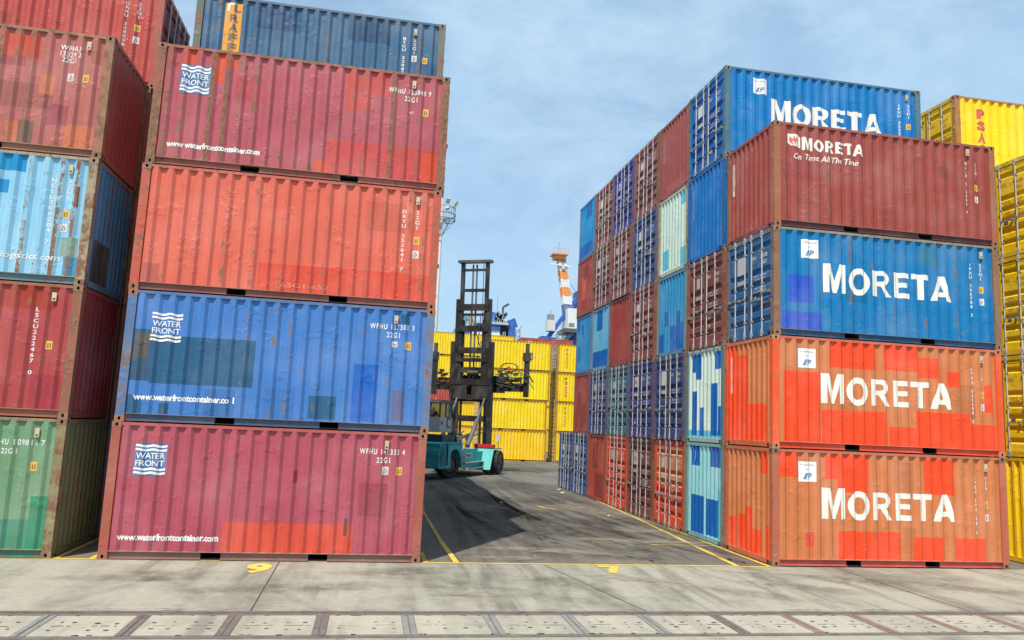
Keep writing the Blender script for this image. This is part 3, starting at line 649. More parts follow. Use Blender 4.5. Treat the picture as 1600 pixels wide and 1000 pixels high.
# ===== lane columns behind it =====
PD={'DB':DBL,'A':AQUA,'W':WHITE,'D':pc(140,62,56),'L':pc(204,92,72)}
LANE={ # (column, level): label, base, kind, patches, wear, extra
(1,4):('bright blue white-lettered container, topmost behind the brown one with the slogan',MB_,'door',(),0.22,dict(frame=pc(70,120,140),endcol=pc(8,104,186))),
(1,3):('plain royal blue container end, just below the topmost bright blue container',pc(0,114,190),'wall',(),0.18,dict(frame=pc(0,100,168))),
(1,2):('dark maroon container doors just under the plain royal blue end',pc(142,66,62),'door',(),0.36,{}),
(1,1):('white container end with tall blue stripes, second up beside the orange corner stack',MINT,'wall',[(0.0,0.14,2.3,0.33,'A'),(1.66,0.19,1.97,1.42,'DB'),(1.20,0.18,1.45,0.96,'DB'),(0.42,0.20,0.75,1.60,'DB'),(0.19,0.21,0.41,0.98,'DB'),(1.41,1.74,1.80,2.46,'DB'),(1.85,1.95,2.05,2.46,'DB'),(0.19,1.97,0.57,2.45,'DB')],0.22,dict(frame=pc(100,140,140))),
(1,0):('pale aqua container end with blue patches, on the ground beside the orange corner stack',pc(150,214,220),'wall',[(1.43,1.95,2.05,2.49,'DB'),(0.15,1.97,0.77,2.51,'DB'),(1.72,2.11,1.81,2.40,'W'),(1.17,0.13,2.00,1.15,'DB'),(0.39,0.17,1.02,1.12,'DB'),(-0.00,0.14,0.39,1.42,'A')],0.30,dict(frame=pc(120,160,150),botcol=pc(110,150,140))),
(2,4):('brick brown plain container end, top level next to the bright blue container',pc(162,78,72),'wall',(),0.32,dict(frame=pc(160,92,62))),
(2,3):('pale mint container end with aqua patches, fourth up below the plain brick brown end',pc(206,232,216),'wall',[(1.60,0.21,2.10,0.86,'A'),(0.18,0.14,0.57,0.70,'A'),(0.13,2.05,0.64,2.45,'A')],0.34,dict(frame=pc(190,176,128))),
(2,2):('light blue container end with dark blue touch-ups, third up under the pale mint end',pc(50,150,200),'wall',[(1.46,0.95,1.81,1.43,'DB'),(0.49,0.14,0.81,1.34,'DB'),(0.80,0.14,1.30,0.92,'DB'),(1.87,0.14,2.28,0.74,'DB'),(0.22,0.14,0.48,0.98,'DB')],0.26,dict(frame=pc(140,150,140))),
(2,1):('navy container doors, second up beside the white blue-striped end',pc(46,76,138),'door',(),0.32,{}),
(2,0):('orange container doors with a tan upper half, on the ground beside the pale aqua end',pc(232,82,44),'door',((0.0,1.25,2.4,2.6,pc(222,140,88)),),0.32,{}),
(3,4):('brown container doors, top level left of the plain brick brown end',pc(158,80,74),'door',(),0.36,dict(frame=pc(150,92,62))),
(3,3):('blue container doors with a white placard, fourth up left of the pale mint end',pc(24,84,150),'door',(),0.26,{}),
(3,2):('reddish brown container doors, third up left of the light blue touched-up end',pc(156,72,70),'door',(),0.36,{}),
(3,1):('indigo container doors with a red placard, second up between teal doors and navy doors',pc(50,66,144),'door',(),0.28,dict(em=1)),
(3,0):('dark maroon container doors on the ground between the two orange door ends',pc(124,58,60),'door',(),0.36,dict(em=1)),
(4,4):('violet blue container doors, top level between two brown door ends',pc(42,60,160),'door',(),0.22,dict(em=1)),
(4,3):('brown container doors, fourth up right below the violet blue doors',pc(156,76,72),'door',(),0.36,{}),
(4,2):('plain brown-red container end, third up under the brown doors below the violet ones',pc(162,66,60),'wall',(),0.30,{}),
(4,1):('teal container doors, second up left of the indigo doors',pc(40,124,150),'door',(),0.32,{}),
(4,0):('bright red-orange container doors on the ground left of the dark maroon doors',pc(236,80,46),'door',(),0.28,{}),
(5,4):('brown container doors, top level left of the violet blue doors',pc(164,82,70),'door',(),0.38,{}),
(5,3):('brown container doors, fourth up, the left one of two brown neighbours',pc(150,76,70),'door',(),0.38,{}),
(5,2):('light blue container end with a dark blue lower third, left of the brown-red end',pc(100,180,215),'wall',[(0.1,0.14,2.4,0.80,'DB'),(0.98,1.65,1.76,2.45,'DB')],0.24,{}),
(5,1):('blue container doors, second up left of the teal doors',pc(34,82,152),'door',(),0.30,{}),
(5,0):('brown-red container end on the ground left of the bright red-orange doors',pc(176,76,60),'wall',[(1.06,1.24,1.70,2.33,'D'),(0.18,0.14,1.41,1.09,'D')],0.34,{}),
(6,4):('vivid cyan container end, topmost at the far end of the lane row',pc(10,146,206),'wall',[(0.66,1.81,1.40,2.50,'DB'),(0.35,0.14,2.42,0.69,'DB')],0.16,{}),
(6,3):('red-brown patched container end directly under the vivid cyan one',pc(166,70,60),'wall',[(0.99,0.73,1.85,1.78,'L'),(0.84,1.62,1.42,2.28,'D')],0.28,{}),
(6,2):('medium blue container end, third up at the far end of the lane row',pc(40,144,200),'wall',[(2.0,1.9,2.3,2.50,'DB'),(1.75,0.59,2.09,1.28,'DB'),(1.29,1.74,1.56,2.21,'DB')],0.26,{}),
(6,1):('dull red container end, second up at the far end of the lane row',pc(160,66,60),'wall',[(1.16,0.67,1.73,1.78,'D'),(0.39,0.27,1.30,1.26,'D')],0.34,{}),
(6,0):('blue container doors on the ground, second from the far end of the lane row',pc(26,92,164),'door',(),0.34,{}),
(7,0):('blue container doors on the ground, very last at the far end of the lane row',pc(30,90,156),'door',(),0.36,{}),
}
for (col_,lv),(lab,base,kind,pts,wear,ex) in LANE.items():
    rg=random.Random(col_*10+lv)
    x0=8.985+rg.uniform(-0.025,0.025)+(0.02 if lv==4 else 0); y0=RY+RP*col_
    ex=dict(ex); em=ex.pop('em',None)
    ex.setdefault('frame',mixc(base,pc(150,104,66),0.38))
    pts=P(pts,PD) if pts and isinstance(pts,list) else tuple(pts)
    c=container('shipping_container',lab,x0,y0,lv*HC,base,left=(kind,pts),wear=wear,detail=2,seed=col_*100+lv,group='containers stacked along the right side of the lane',**ex)
    if kind=='door':
        code=('%s'%rg.choice(('IPXU','FSCU','MSKU','TGHU')),'%06d'%rg.randint(200000,399999))
        door_marks(c,'DL',code,emblem=(0.6,0.08,0.08) if em else None)
    else:
        decal(c,flat_text('IPXU%d'%rg.randint(300000,399999),0.01),'L',2.08,1.75,0.045,0.95,WHITE)
    if (col_,lv)==(1,4):
        plate(c,1.04,2.11); big_name(c,3.08,1.40); std_marks(c,'IPXU 322276 4',idx=5.36,isx=5.66,wp=False); vent(c,5.62)

# ===== yellow stacks on the right edge =====
def ybox(label,x0,y0,lv,kind='door',base=YELLOW,wear=0.38,front=(),group=None,right='wall',detail=2,seed=None,endb=None,**k):
    return container('shipping_container',label,x0,y0,lv*HC+(-0.30 if y0>50 else 0),base,frame=k.pop('frame',pc(206,150,40)),left=(kind,()),right=(right,()),wear=wear,front=front,group=group,seed=seed,detail=detail,endcol=endb or base,**k)
def psacc(c,s=0.88,top=2.25,colr=(0.55,0.06,0.03)):
    for i,t in enumerate('PSACC'): decal(c,flat_text(t,0.06),'F',s,top-0.15-i*0.36,0.28,0.30,colr,name='lettering')
YD=(0.66,0.43,0.01)
g='yellow containers at the right edge'
ydark=(0.05,0.04,0.03)
for lv,(lab,kind) in enumerate([('yellow container end on the ground at the right edge, plain corrugated','wall'),('yellow container doors, second up at the right edge','door'),('yellow container doors with a small white label, third up at the right edge','door'),('yellow container doors, fourth up at the right edge','door')]):
    c=ybox(lab,16.10+0.02*lv,RY-0.03,lv,kind,YEL2,0.22,group=g,seed=400+lv,frame=pc(186,140,50))
    if kind=='door': door_marks(c,'DL',('PSAU','315604'),c=(0.22,0.10,0.04),placard=(lv==2))
c=ybox('bright yellow container with red lettering down its side, topmost at the right edge',16.12,18.50,4,'door',YELLOW,0.36,seed=410,frame=pc(190,130,50),endb=YEL2); psacc(c); door_marks(c,'DL',('PSAU','315617'),c=(0.25,0.12,0.04),placard=False)
for lv in range(4):
    r=ybox('yellow container hidden behind the front stack at the right edge',16.12,18.50,lv,'door',YEL2,0.4,seed=420+lv,group='yellow containers hidden in the second row',detail=1)

# ===== yellow yard stacks at the far end of the lane =====
g='yellow containers stacked at the end of the lane'; ZOFF=-0.30
TY=65.0; TX=15.15-LC; TZ=-0.30
nm=['lowest','second up','third up','topmost']
for lv in range(4):
    ybox('yellow container, %s of the four-high yellow stack beyond the lift truck'%nm[lv],TX+(0.10,-0.02,0.10,0.14)[lv]-0.05*(3-lv),TY,lv,'door',(YEL2,YELLOW,(0.86,0.66,0.004),YELLOW)[lv],0.34,group=g,seed=500+lv,frame=pc(200,150,30),right='door',detail=1)
for lv in range(4):
    c=ybox('yellow lettered container, %s of the stack beside the lane row'%nm[lv],15.95,TY+0.6,lv,'door',YELLOW,0.34,group=g,seed=510+lv,frame=pc(200,150,30),detail=1,endb=(0.45,0.36,0.22) if lv==3 else YEL2)
    if lv: psacc(c,colr=(0.50,0.10,0.03) if lv==2 else (0.55,0.30,0.03))
BY=84.2
for col_,x0 in (('left',3.28),('middle',9.46)):
    for lv in range(5):
        if col_=='left' and lv==2:
            container('shipping_container','red-brown container between yellow ones, third up behind the lift truck cab',x0,BY,lv*HC-0.3,pc(186,84,74),wear=0.2,seed=520,detail=1); continue
        ybox('yellow container, level %s of the distant wall, %s the lift mast'%(('one','two','three','four','five')[lv],'left of' if col_=='left' else 'right of'),x0,BY,lv,'wall',YELLOW if lv>2 else YEL2,0.34,group=g,seed=530+lv,frame=pc(200,150,30),detail=1)
c=container('shipping_container','red-brown container on top of the distant wall, showing over the yellow stacks',16.25,BY+0.3,4*HC-0.3,pc(196,88,76),wear=0.2,seed=540,left=('wall',()),detail=1)
decal(c,rect2(1,1),'F',1.0,1.95,0.5,0.5,(0.75,0.72,0.6),name='logo_panel'); decal(c,flat_text('P',0.05),'F',1.0,1.95,0.3,0.35,(0.45,0.12,0.1),off=0.01)
for lv in range(4): ybox('yellow container hidden in the distant wall under the red-brown top one',16.25,BY+0.3,lv,'wall',YEL2,0.2,group='yellow containers hidden in the distant wall',seed=541,detail=1)
# ------------------------------------------------------------------ ground
def mid0(q,P): return q.noise(q.mapping(P,(0.5,1.2,1),(0,0,0.3)),0.8,7,0.7,0.5)
def ground_mat(name,base,dark,lane=False):
    m,n,b=nodes(name); q=NB(n)
    P=q.new('ShaderNodeTexCoord').outputs['Object']
    big=q.noise(P,0.22,5,0.6,0.5)
    st=q.noise(q.mapping(P,(1.0,0.10,1),(0,0,math.radians(-14))),0.9,6,0.65,0.6)      # tyre tracks running out of the lane
    st2=q.noise(q.mapping(P,(0.16,1.0,1),(0,0,math.radians(8))),1.3,7,0.7,0.4)
    mid=q.noise(P,1.6,8,0.7,0.3); fine=q.noise(P,55,6,0.75); speck=q.noise(P,9,9,0.75,0.5)
    t=q.math('ADD',q.math('MULTIPLY',big,0.45),q.math('MULTIPLY',st,0.75)); t=q.math('ADD',t,q.math('MULTIPLY',st2,0.30))
    t=q.rng(t,0.655 if lane else 0.62,0.84 if lane else 0.80)
    if lane:     # dust walked in from the concrete near its edge, lighter sweeps farther in
        sx=q.new('ShaderNodeSeparateXYZ'); q.link(P,sx.inputs[0])
        dust=q.math('ADD',q.rng(sx.outputs[1],16,24,0.50,0.0),q.math('MULTIPLY',q.rng(st,0.42,0.6),-0.25))
        dust=q.math('ADD',dust,q.rng(mid0(q,P),0.5,0.7,0.0,0.35),clamp=True)
    c=q.mix(t,dark,base)
    if lane: c=q.mix(dust,c,(0.225,0.198,0.150))
    c=q.mix(q.rng(mid,0.38,0.66,0.0,0.40),c,sc3(base,1.25))
    c=q.mix(q.rng(fine,0.38,0.66,0.0,0.42),c,sc3(dark,0.75))
    grit=q.noise(q.mapping(P,(1,2.2,1)),6,10,0.8,0.2); c=q.mix(q.rng(grit,0.52,0.66,0.0,0.5),c,sc3(dark,0.85)); c=q.mix(q.rng(grit,0.46,0.36,0.0,0.45),c,sc3(base,1.35))
    skid=q.math('MULTIPLY',q.rng(q.noise(q.mapping(P,(1.0,0.05,1),(0,0,math.radians(-22))),2.6,4,0.6,0.3),0.53,0.62),q.rng(q.noise(P,0.35,2),0.42,0.6)); c=q.mix(q.math('MULTIPLY',skid,0.55),c,sc3(dark,0.6))
    c=q.mix(q.rng(speck,0.68,0.74,0.0,0.6),c,sc3(base,1.7))
    c=q.mix(q.rng(q.noise(q.mapping(P,loc=(17,3,0)),5,9,0.8,1.0),0.69,0.75,0.0,0.55),c,sc3(dark,0.45))
    q.link(c,b.inputs['Base Color'])
    q.link(q.rng(st,0.35,0.65,0.72,0.92),b.inputs['Roughness']); b.inputs['Specular IOR Level'].default_value=0.3
    bp=q.new('ShaderNodeBump'); bp.inputs['Strength'].default_value=0.5; bp.inputs['Distance'].default_value=0.006
    q.link(q.math('ADD',fine,q.math('MULTIPLY',speck,0.8)),bp.inputs['Height']); q.link(bp.outputs[0],b.inputs['Normal'])
    return m
ASPH=ground_mat('asphalt',(0.168,0.153,0.123),(0.062,0.058,0.051),lane=True)
CONC=ground_mat('concrete',(0.340,0.322,0.252),(0.165,0.152,0.118))
CONC_S=ground_mat('slab_concrete',(0.385,0.362,0.285),(0.23,0.215,0.165))
def sheet(name,pts,z,mat,kind='structure',th=None):
    me=bpy.data.meshes.new(name); me.from_pydata([(x,y,z) for x,y in pts],[],[tuple(range(len(pts)))]); me.materials.append(mat); me.update()
    o=link(name,me); o['kind']=kind; return o
me=bpy.data.meshes.new('ground'); me.from_pydata([(-900,-60,-.004),(900,-60,-.004),(900,46,-.004),(-900,46,-.004),(900,63,-.30),(-900,63,-.30),(900,1800,-.30),(-900,1800,-.30)],[],[(0,1,2,3),(3,2,4,5),(5,4,6,7)]); me.materials.append(ASPH); me.update(); o=link('ground',me); o['kind']='structure'
sheet('concrete_apron',[(-60,12.02),(70,12.02),(70,16.02),(-60,16.02)],0.0,CONC)
sheet('concrete_quay',[(-60,-20),(70,-20),(70,10.62),(-60,10.62)],0.0,CONC)
YP=simple('yellow_road_paint',(0.60,0.42,0.07),0.7,0,0.2,5)
def worn(name,c,lo=0.56,hi=0.66,sc_=7):
    m,n,b=nodes(name); q=NB(n); P=q.new('ShaderNodeTexCoord').outputs['Object']
    a=q.noise(P,sc_,8,0.75,0.5); big=q.noise(P,0.5,3)
    q.link(q.mix(q.rng(q.noise(P,3,5),0.3,0.7),sc3(c,0.75),sc3(c,1.1)),b.inputs['Base Color']); b.inputs['Roughness'].default_value=0.8
    q.link(q.rng(q.math('ADD',q.math('MULTIPLY',a,0.7),q.math('MULTIPLY',big,0.3)),lo,hi,1.0,0.05),b.inputs['Alpha']); return m
YW=worn('worn_yellow_paint',(0.62,0.42,0.10),0.50,0.62); YS=worn('solid_yellow_paint',(0.66,0.46,0.08),0.57,0.66); WW=worn('worn_white_paint',(0.40,0.39,0.36),0.44,0.60,12)
def strip(name,a,b,w_,mat,z=0.006):
    a=Vector((a[0],a[1])); b=Vector((b[0],b[1])); d=(b-a).normalized(); n=Vector((-d.y,d.x))*w_/2
    n_=max(1,int((b-a).length/2)); 
    return sheet(name,[tuple(a-n),tuple(b-n),tuple(b+n),tuple(a+n)],z,mat)
strip('yellow_line',(-30,15.90),(8.1,16.02),0.09,YS,0.006)
strip('yellow_line',(8.1,15.94),(8.95,15.96),0.10,YS,0.007)
strip('yellow_line',(15.1,15.9),(24,15.95),0.08,YW,0.006)
strip('yellow_line',(1.93,16.06),(1.86,18.6),0.12,YS,0.008)
strip('yellow_line',(1.86,18.6),(1.82,27.5),0.09,YW,0.008)
strip('yellow_line',(1.30,16.06),(1.28,17.2),0.10,YW,0.008)
strip('yellow_line',(8.10,16.0),(8.72,24.2),0.12,YS,0.008)
strip('yellow_line',(8.72,24.2),(9.0,29.5),0.10,YW,0.008)
strip('yellow_line',(8.86,16.0),(8.93,22.0),0.11,YS,0.009)
strip('yellow_line',(7.15,18.76),(8.9,18.80),0.07,YS,0.010)
strip('yellow_line',(-5.62,15.98),(-5.60,22),0.11,YS,0.009); strip('yellow_line',(-5.0,15.98),(-4.99,22),0.10,YS,0.009)
for a,b in (((2.6,27.25),(6.95,27.25)),((2.6,26.2),(6.75,26.2)),((1.3,18.6),(3.0,18.7)),((6.95,27.25),(7.6,26.0))): strip('white_line',a,b,0.05,WW,0.010)
for x in (4.3,6.1): strip('yellow_line',(x,27.0),(x+0.35,26.0),0.22,YW,0.012)
# painted digits
def digit(t,x,y,w_,h_,name='painted_digit'):
    vs,fs=flat_text(t,0.045); me=bpy.data.meshes.new(name); me.from_pydata([(x+a*w_,y+b*h_,0.009) for a,b in vs],[],fs); me.materials.append(YS); o=link(name,me); o['kind']='structure'
digit('9',-1.86,15.22,0.46,0.95); digit('7',5.10,15.46,0.50,0.86)
# joints in the slabs
JM=simple('joint_filler',(0.055,0.05,0.045),0.95)
for a,b in (((-1.56,15.9),(-1.53,11.98)),((3.75,15.9),(4.54,12.0)),((10.4,15.9),(10.45,12)),((-7.6,15.9),(-7.5,12))): strip('slab_joint',a,b,0.022,JM,0.004)
rg=random.Random(3)
# crane rail channel: two steel edge beams, cross beams and concrete cover slabs
STEELM=simple('worn_channel_steel',(0.140,0.110,0.098),0.7,0.0,0.35,5,0.003)
REDSTEEL=simple('reddish_channel_steel',(0.215,0.140,0.112),0.7,0.0,0.3,5,0.003)
GREYM=simple('galvanised_steel',(0.21,0.205,0.185),0.6,0.0,0.25,7,0.002)
def solid(name,boxes,mat,label,cat,group=None,kind=None):
    me=bpy.data.meshes.new(name); V=[];Fs=[]
    for (x0,x1,y0,y1,z0,z1) in boxes:
        i=len(V); V+=[(x0,y0,z0),(x1,y0,z0),(x1,y1,z0),(x0,y1,z0),(x0,y0,z1),(x1,y0,z1),(x1,y1,z1),(x0,y1,z1)]
        Fs+=[tuple(i+k for k in f) for f in ((0,3,2,1),(4,5,6,7),(0,1,5,4),(1,2,6,5),(2,3,7,6),(3,0,4,7))]
    me.from_pydata(V,[],Fs); me.materials.append(mat); me.update(); o=link(name,me); tag(o,label,cat,group,kind); return o
solid('channel_beam',[(-40,50,11.80,11.86,-0.3,0.004),(-40,50,11.93,12.02,-0.3,0.010),(-40,50,11.86,11.93,-0.3,-0.05)],STEELM,'long steel edge beam of the floor channel, farther from the camera','steel beam',None,'thing')
solid('channel_beam',[(-40,50,10.62,10.70,-0.3,0.010),(-40,50,10.70,10.76,-0.3,-0.03)],STEELM,'long steel edge beam of the floor channel, nearer to the camera','steel beam',None,'thing')
sheet('channel_floor',[(-40,10.7),(50,10.7),(50,11.9),(-40,11.9)],-0.28,JM)
for i in range(-2,13):
    x=-4.12+1.2125*(i) if True else 0
    grey=i in (0,4,5,6,7)
    bx=[(x-0.085,x-0.012,10.765,11.795,-0.25,0.006),(x+0.012,x+0.085,10.765,11.795,-0.25,0.004),(x-0.012,x+0.012,10.765,11.795,-0.25,-0.02)]
    if -1<=i<=12: solid('cross_beam',bx,GREYM if grey else (REDSTEEL if i>8 else STEELM),'%s steel cross beam between cover slabs of the floor channel'%('grey' if grey else ('reddish' if i>8 else 'purplish brown')),'steel beam','steel cross beams of the floor channel','thing')
    mb=MB(); x0=x+0.095; x1=x+1.2125-0.095
    g_=rg.uniform(0.9,1.08)
    me=None
    V=[];Fs=[];Mi=[]
    def bxx(a0,a1,b0,b1,z0,z1,mi):
        i0=len(V); V.extend([(a0,b0,z0),(a1,b0,z0),(a1,b1,z0),(a0,b1,z0),(a0,b0,z1),(a1,b0,z1),(a1,b1,z1),(a0,b1,z1)])
        Fs.extend([tuple(i0+k for k in f) for f in ((0,3,2,1),(4,5,6,7),(0,1,5,4),(1,2,6,5),(2,3,7,6),(3,0,4,7))]); Mi.extend([mi]*6)
    bxx(x0,x1,10.78,11.79,-0.2,0.001+rg.uniform(-0.004,0.003),0)
    for hx in (0.16,0.38,0.66,0.88):
        for hy in (0.30,0.62):
            if rg.random()<0.14: continue
            cx=x0+hx+rg.uniform(-.04,.04); cyy=10.78+hy+rg.uniform(-.05,.05); a_=rg.uniform(0.016,0.032); bxx(cx-a_,cx+a_,cyy-a_*0.8,cyy+a_*0.8,0.0,0.0055,1)
        
    for hx in (0.27,0.77):
        
        prv=x0+hx-rg.uniform(0.10,0.18); yy=11.24
        while prv<x0+hx+0.15:
            st_=rg.uniform(0.03,0.07); yy+=rg.uniform(-0.008,0.008)
            if rg.random()<0.8: bxx(prv,prv+st_,yy-rg.uniform(0.003,0.008),yy+0.006,0.0,0.005,1)
            prv+=st_
    for e_ in range(rg.randint(3,7)):      # chips along the edges
        cx=rg.uniform(x0,x1); cyy=rg.choice((10.79,11.78)); w2=rg.uniform(0.01,0.05); bxx(cx-w2,cx+w2,cyy-rg.uniform(0.005,0.02),cyy+rg.uniform(0.004,0.02),0.0,0.005,1)
    me=bpy.data.meshes.new('cover_slab'); me.from_pydata(V,[],Fs); me.materials.append(CONC_S if 'CONC_S' in globals() else CONC); me.materials.append(JM); me.polygons.foreach_set('material_index',Mi); me.update()
    if -1<=i<=12:
        o=link('cover_slab',me); tag(o,'pale concrete cover slab with lifting slots lying in the floor channel','concrete slab','concrete cover slabs in the floor channel','thing')
# litter
LIT=simple('litter_white',(0.40,0.39,0.36),0.7,0,0.1)
def litter(x,y,s,label,mat=LIT,seed=0):
    r_=random.Random(seed); bm=bmesh.new(); bmesh.ops.create_icosphere(bm,subdivisions=2,radius=s)
    for v in bm.verts: v.co=Vector((v.co.x*r_.uniform(.6,1.3),v.co.y*r_.uniform(.6,1.3),max(0,v.co.z*r_.uniform(.3,.7)+s*0.3)))
    me=bpy.data.meshes.new('paper_scrap'); bm.to_mesh(me); bm.free(); me.materials.append(mat); o=link('paper_scrap',me,None,(x,y,0.0)); tag(o,label,'litter')
litter(8.25,32.2,0.11,'crumpled white litter by the last blue container doors',seed=1)
litter(8.55,33.9,0.09,'small white scrap against the base of the last blue container',seed=5)
litter(4.85,27.8,0.07,'small white scrap beside the white painted lines in the lane',seed=2)
litter(3.78,16.9,0.025,'tiny pale crumb of litter just behind the yellow line',seed=3)
litter(8.30,16.78,0.055,'small dark lump lying on the yellow diagonal line',mat=RUBBER,seed=4)
litter(7.9,24.6,0.05,'tiny white scrap on the lane left of the orange container doors',seed=6)

# ------------------------------------------------------------------ container lift truck
TH=math.radians(28); FWD=Vector((math.sin(TH),math.cos(TH),0)); RGT=Vector((math.cos(TH),-math.sin(TH),0))
TO=Vector((5.59,43.96,0))
truck=thing('lift_truck','turquoise empty-container lift truck with a tall dark mast, driving away down the lane','lift truck',(TO.x,TO.y,0),-TH)
TQ=(0.012,0.34,0.37); TQL=(0.05,0.42,0.38); MD=(0.020,0.016,0.014); GR=(0.42,0.43,0.42); RD_=(0.55,0.025,0.02)
def part(name,mb,parent=truck,mats=None): return mb.build(name,parent,mats)
m=MB()   # chassis
m.box(-1.05,1.05,-5.9,0.6,0.55,1.15,TQ,0.2)
m.box(-1.25,1.25,-7.0,-5.6,0.55,1.75,TQ,0.2)
m.box(0.95,1.22,-3.85,-0.4,0.48,1.28,TQ,0.25); m.box(-1.22,-0.95,-3.85,-0.4,0.48,1.28,TQ,0.25)
for s in (1,-1):                       # rear arches over the steered wheels
    prev=None
    for k in range(0,11):
        a=PI*k/10; p=(math.cos(a)*0.88,math.sin(a)*0.80+0.68)
        if prev:
            x0,x1=(0.55,1.30) if s>0 else (-1.30,-0.55)
            m.face([(x0,-5.15+prev[0],prev[1]),(x1,-5.15+prev[0],prev[1]),(x1,-5.15+p[0],p[1]),(x0,-5.15+p[0],p[1])],TQ,0.2)
            xo=1.30*s; m.face([(xo,-5.15+prev[0],prev[1]),(xo,-5.15+p[0],p[1]),(xo,-5.15+p[0]*1.12,max(p[1],1.78)),(xo,-5.15+prev[0]*1.12,max(prev[1],1.78))],TQ,0.2)
        prev=p
    m.box(min(0.55*s,1.30*s),max(0.55*s,1.30*s),-6.2,-4.25,1.66,1.80,TQ,0.2)
part('chassis',m)
m=MB(); m.cyl((-1.25,-6.5,1.2),(1.25,-6.5,1.2),0.62,TQ,0.2,20); m.box(-1.25,1.25,-7.1,-6.5,0.6,1.2,TQ,0.2); part('counterweight',m)
m=MB(); m.box(-0.75,0.75,-5.6,-3.9,1.75,2.15,(0.02,0.05,0.06),0.2); m.box(-0.8,1.15,-3.9,-1.5,1.25,1.42,TQ,0.2); 
for k in range(5): m.cyl((0.2+0.15*k,-4.0,1.75),(0.2+0.15*k,-2.4,2.10),0.05,(0.04,0.04,0.04),0.2,8)
part('engine_cover',m)
m=MB(); m.box(1.20,1.45,-3.7,-0.9,0.40,0.46,(0.35,0.35,0.34),0.25); m.box(1.20,1.40,-3.7,-0.9,0.72,0.75,(0.35,0.35,0.34),0.25); part('step',m)
m=MB(); m.beam((1.1,-3.7,1.3),(1.1,-3.9,2.1),0.05,0.05,(0.5,0.5,0.48)); m.beam((1.1,-3.9,2.1),(1.1,-4.6,2.12),0.05,0.05,(0.5,0.5,0.48)); m.beam((1.1,-3.65,1.32),(1.1,-1.2,1.36),0.05,0.05,(0.5,0.5,0.48)); part('handrail',m)
m=MB(); m.box(1.222,1.232,-3.60,-2.50,0.98,1.22,(0.62,0.64,0.60),0.1); npl=part('name_plate',m)
vs,fs=flat_text('TMASE',0.03); me=bpy.data.meshes.new('lettering'); me.from_pydata([(1.237,-3.05+a*0.9,1.10+b*0.16) for a,b in vs],[],fs); me.materials.append(simple('black_lettering',(0.03,0.03,0.03))); link('lettering',me,npl)
def wheel(x,y,r,wd,steer=0.0,nm='wheel'):
    wh=bpy.data.objects.new(nm,None); COL.objects.link(wh); wh.parent=truck; wh.location=(x,y,r); wh.rotation_euler=(0,0,steer)
    t=MB(); n=36; prof_=[(-0.5,0.60),(-0.5,0.92),(-0.36,1.0),(0.36,1.0),(0.5,0.92),(0.5,0.60)]
    for k in range(n):
        a0=2*PI*k/n; a1=2*PI*(k+1)/n
        for (p,q_) in zip(prof_[:-1],prof_[1:]):
            bump=1.0 if k%2 else 0.965
            def pt(pr,a): rr=r*pr[1]*(bump if pr[1]>0.95 else 1); return (pr[0]*wd,rr*math.sin(a),rr*math.cos(a))
            t.face([pt(p,a0),pt(q_,a0),pt(q_,a1),pt(p,a1)],(0.03,0.03,0.03),0)
    t.build('tyre',wh,[RUBBER])
    t=MB()
    for s in (-1,1):
        t.cyl((s*wd*0.30,0,0),(s*wd*0.46,0,0),r*0.60,(0.06,0.055,0.05),0.4,20,rb=r*0.52); t.cyl((s*wd*0.40,0,0),(s*wd*0.52,0,0),r*0.20,(0.10,0.09,0.08),0.4,12)
    t.build('rim',wh)
for x in (1.55,-1.55): wheel(x,0.0,0.68,0.95 if False else 0.92)
for x in (0.90,-0.90): wheel(x,-5.15,0.66,0.46,steer=-0.45)
# front mudguards, red lamps
for s in (1,-1):
    m=MB(); x0,x1=(0.62,1.84) if s>0 else (-1.84,-0.62)
    m.face([(x0,-0.72,1.42),(x1,-0.72,1.42),(x1,-1.25,0.30),(x0,-1.25,0.30)],TQL,0.12); m.face([(x0,-0.70,1.42),(x1,-0.70,1.42),(x1,-1.23,0.30),(x0,-1.23,0.30)],TQL,0.12); m.face([(x1,-0.72,1.42),(x1,-0.70,1.42),(x1,-1.23,0.30),(x1,-1.25,0.30)],TQL,0.12)
    m.box(x0,x1,-0.62,0.7,1.40,1.46,TQL,0.15); part('mudguard',m)
    m=MB(); m.box(x0+0.05,x1-0.05,-0.75,-0.35,1.47,1.66,RD_,0.05); part('tool_box',m)
    m=MB(); m.box(x0-0.1 if s>0 else x1-0.3,x0+0.3 if s>0 else x1+0.1,-1.35,-1.1,1.12,1.22,RD_,0.05); part('marker_lamp',m)
m=MB()
for k in range(5): m.beam((1.24,-4.05+0.03*k,0.55+0.3*k),(1.24,-3.65+0.03*k,0.55+0.3*k),0.04,0.04,(0.4,0.4,0.38))
m.beam((1.24,-4.05,0.4),(1.24,-3.95,1.9),0.04,0.04,(0.4,0.4,0.38)); m.beam((1.24,-3.65,0.4),(1.24,-3.55,1.9),0.04,0.04,(0.4,0.4,0.38)); part('ladder',m)
m=MB(); m.cyl((0.95,-4.3,1.75),(0.95,-4.3,3.3),0.07,(0.03,0.03,0.03),0.4,10); part('exhaust_pipe',m)
m=MB()
for x in (-0.45,0.05,0.5): m.cyl((x,-1.4,1.45),(x,-1.4,2.2),0.13,(0.03,0.035,0.04),0.3,10); m.cyl((x,-1.4,2.0),(x*1.3,0.8,2.3),0.03,(0.02,0.02,0.02),0,6)
part('hydraulic_valve',m)
m=MB(); m.beam((1.95,-0.3,1.46),(1.95,-0.3,2.15),0.03,0.03,(0.05,0.05,0.05)); m.box(1.82,2.02,-0.36,-0.30,1.85,2.25,(0.55,0.56,0.55),0.05); part('mirror',m)
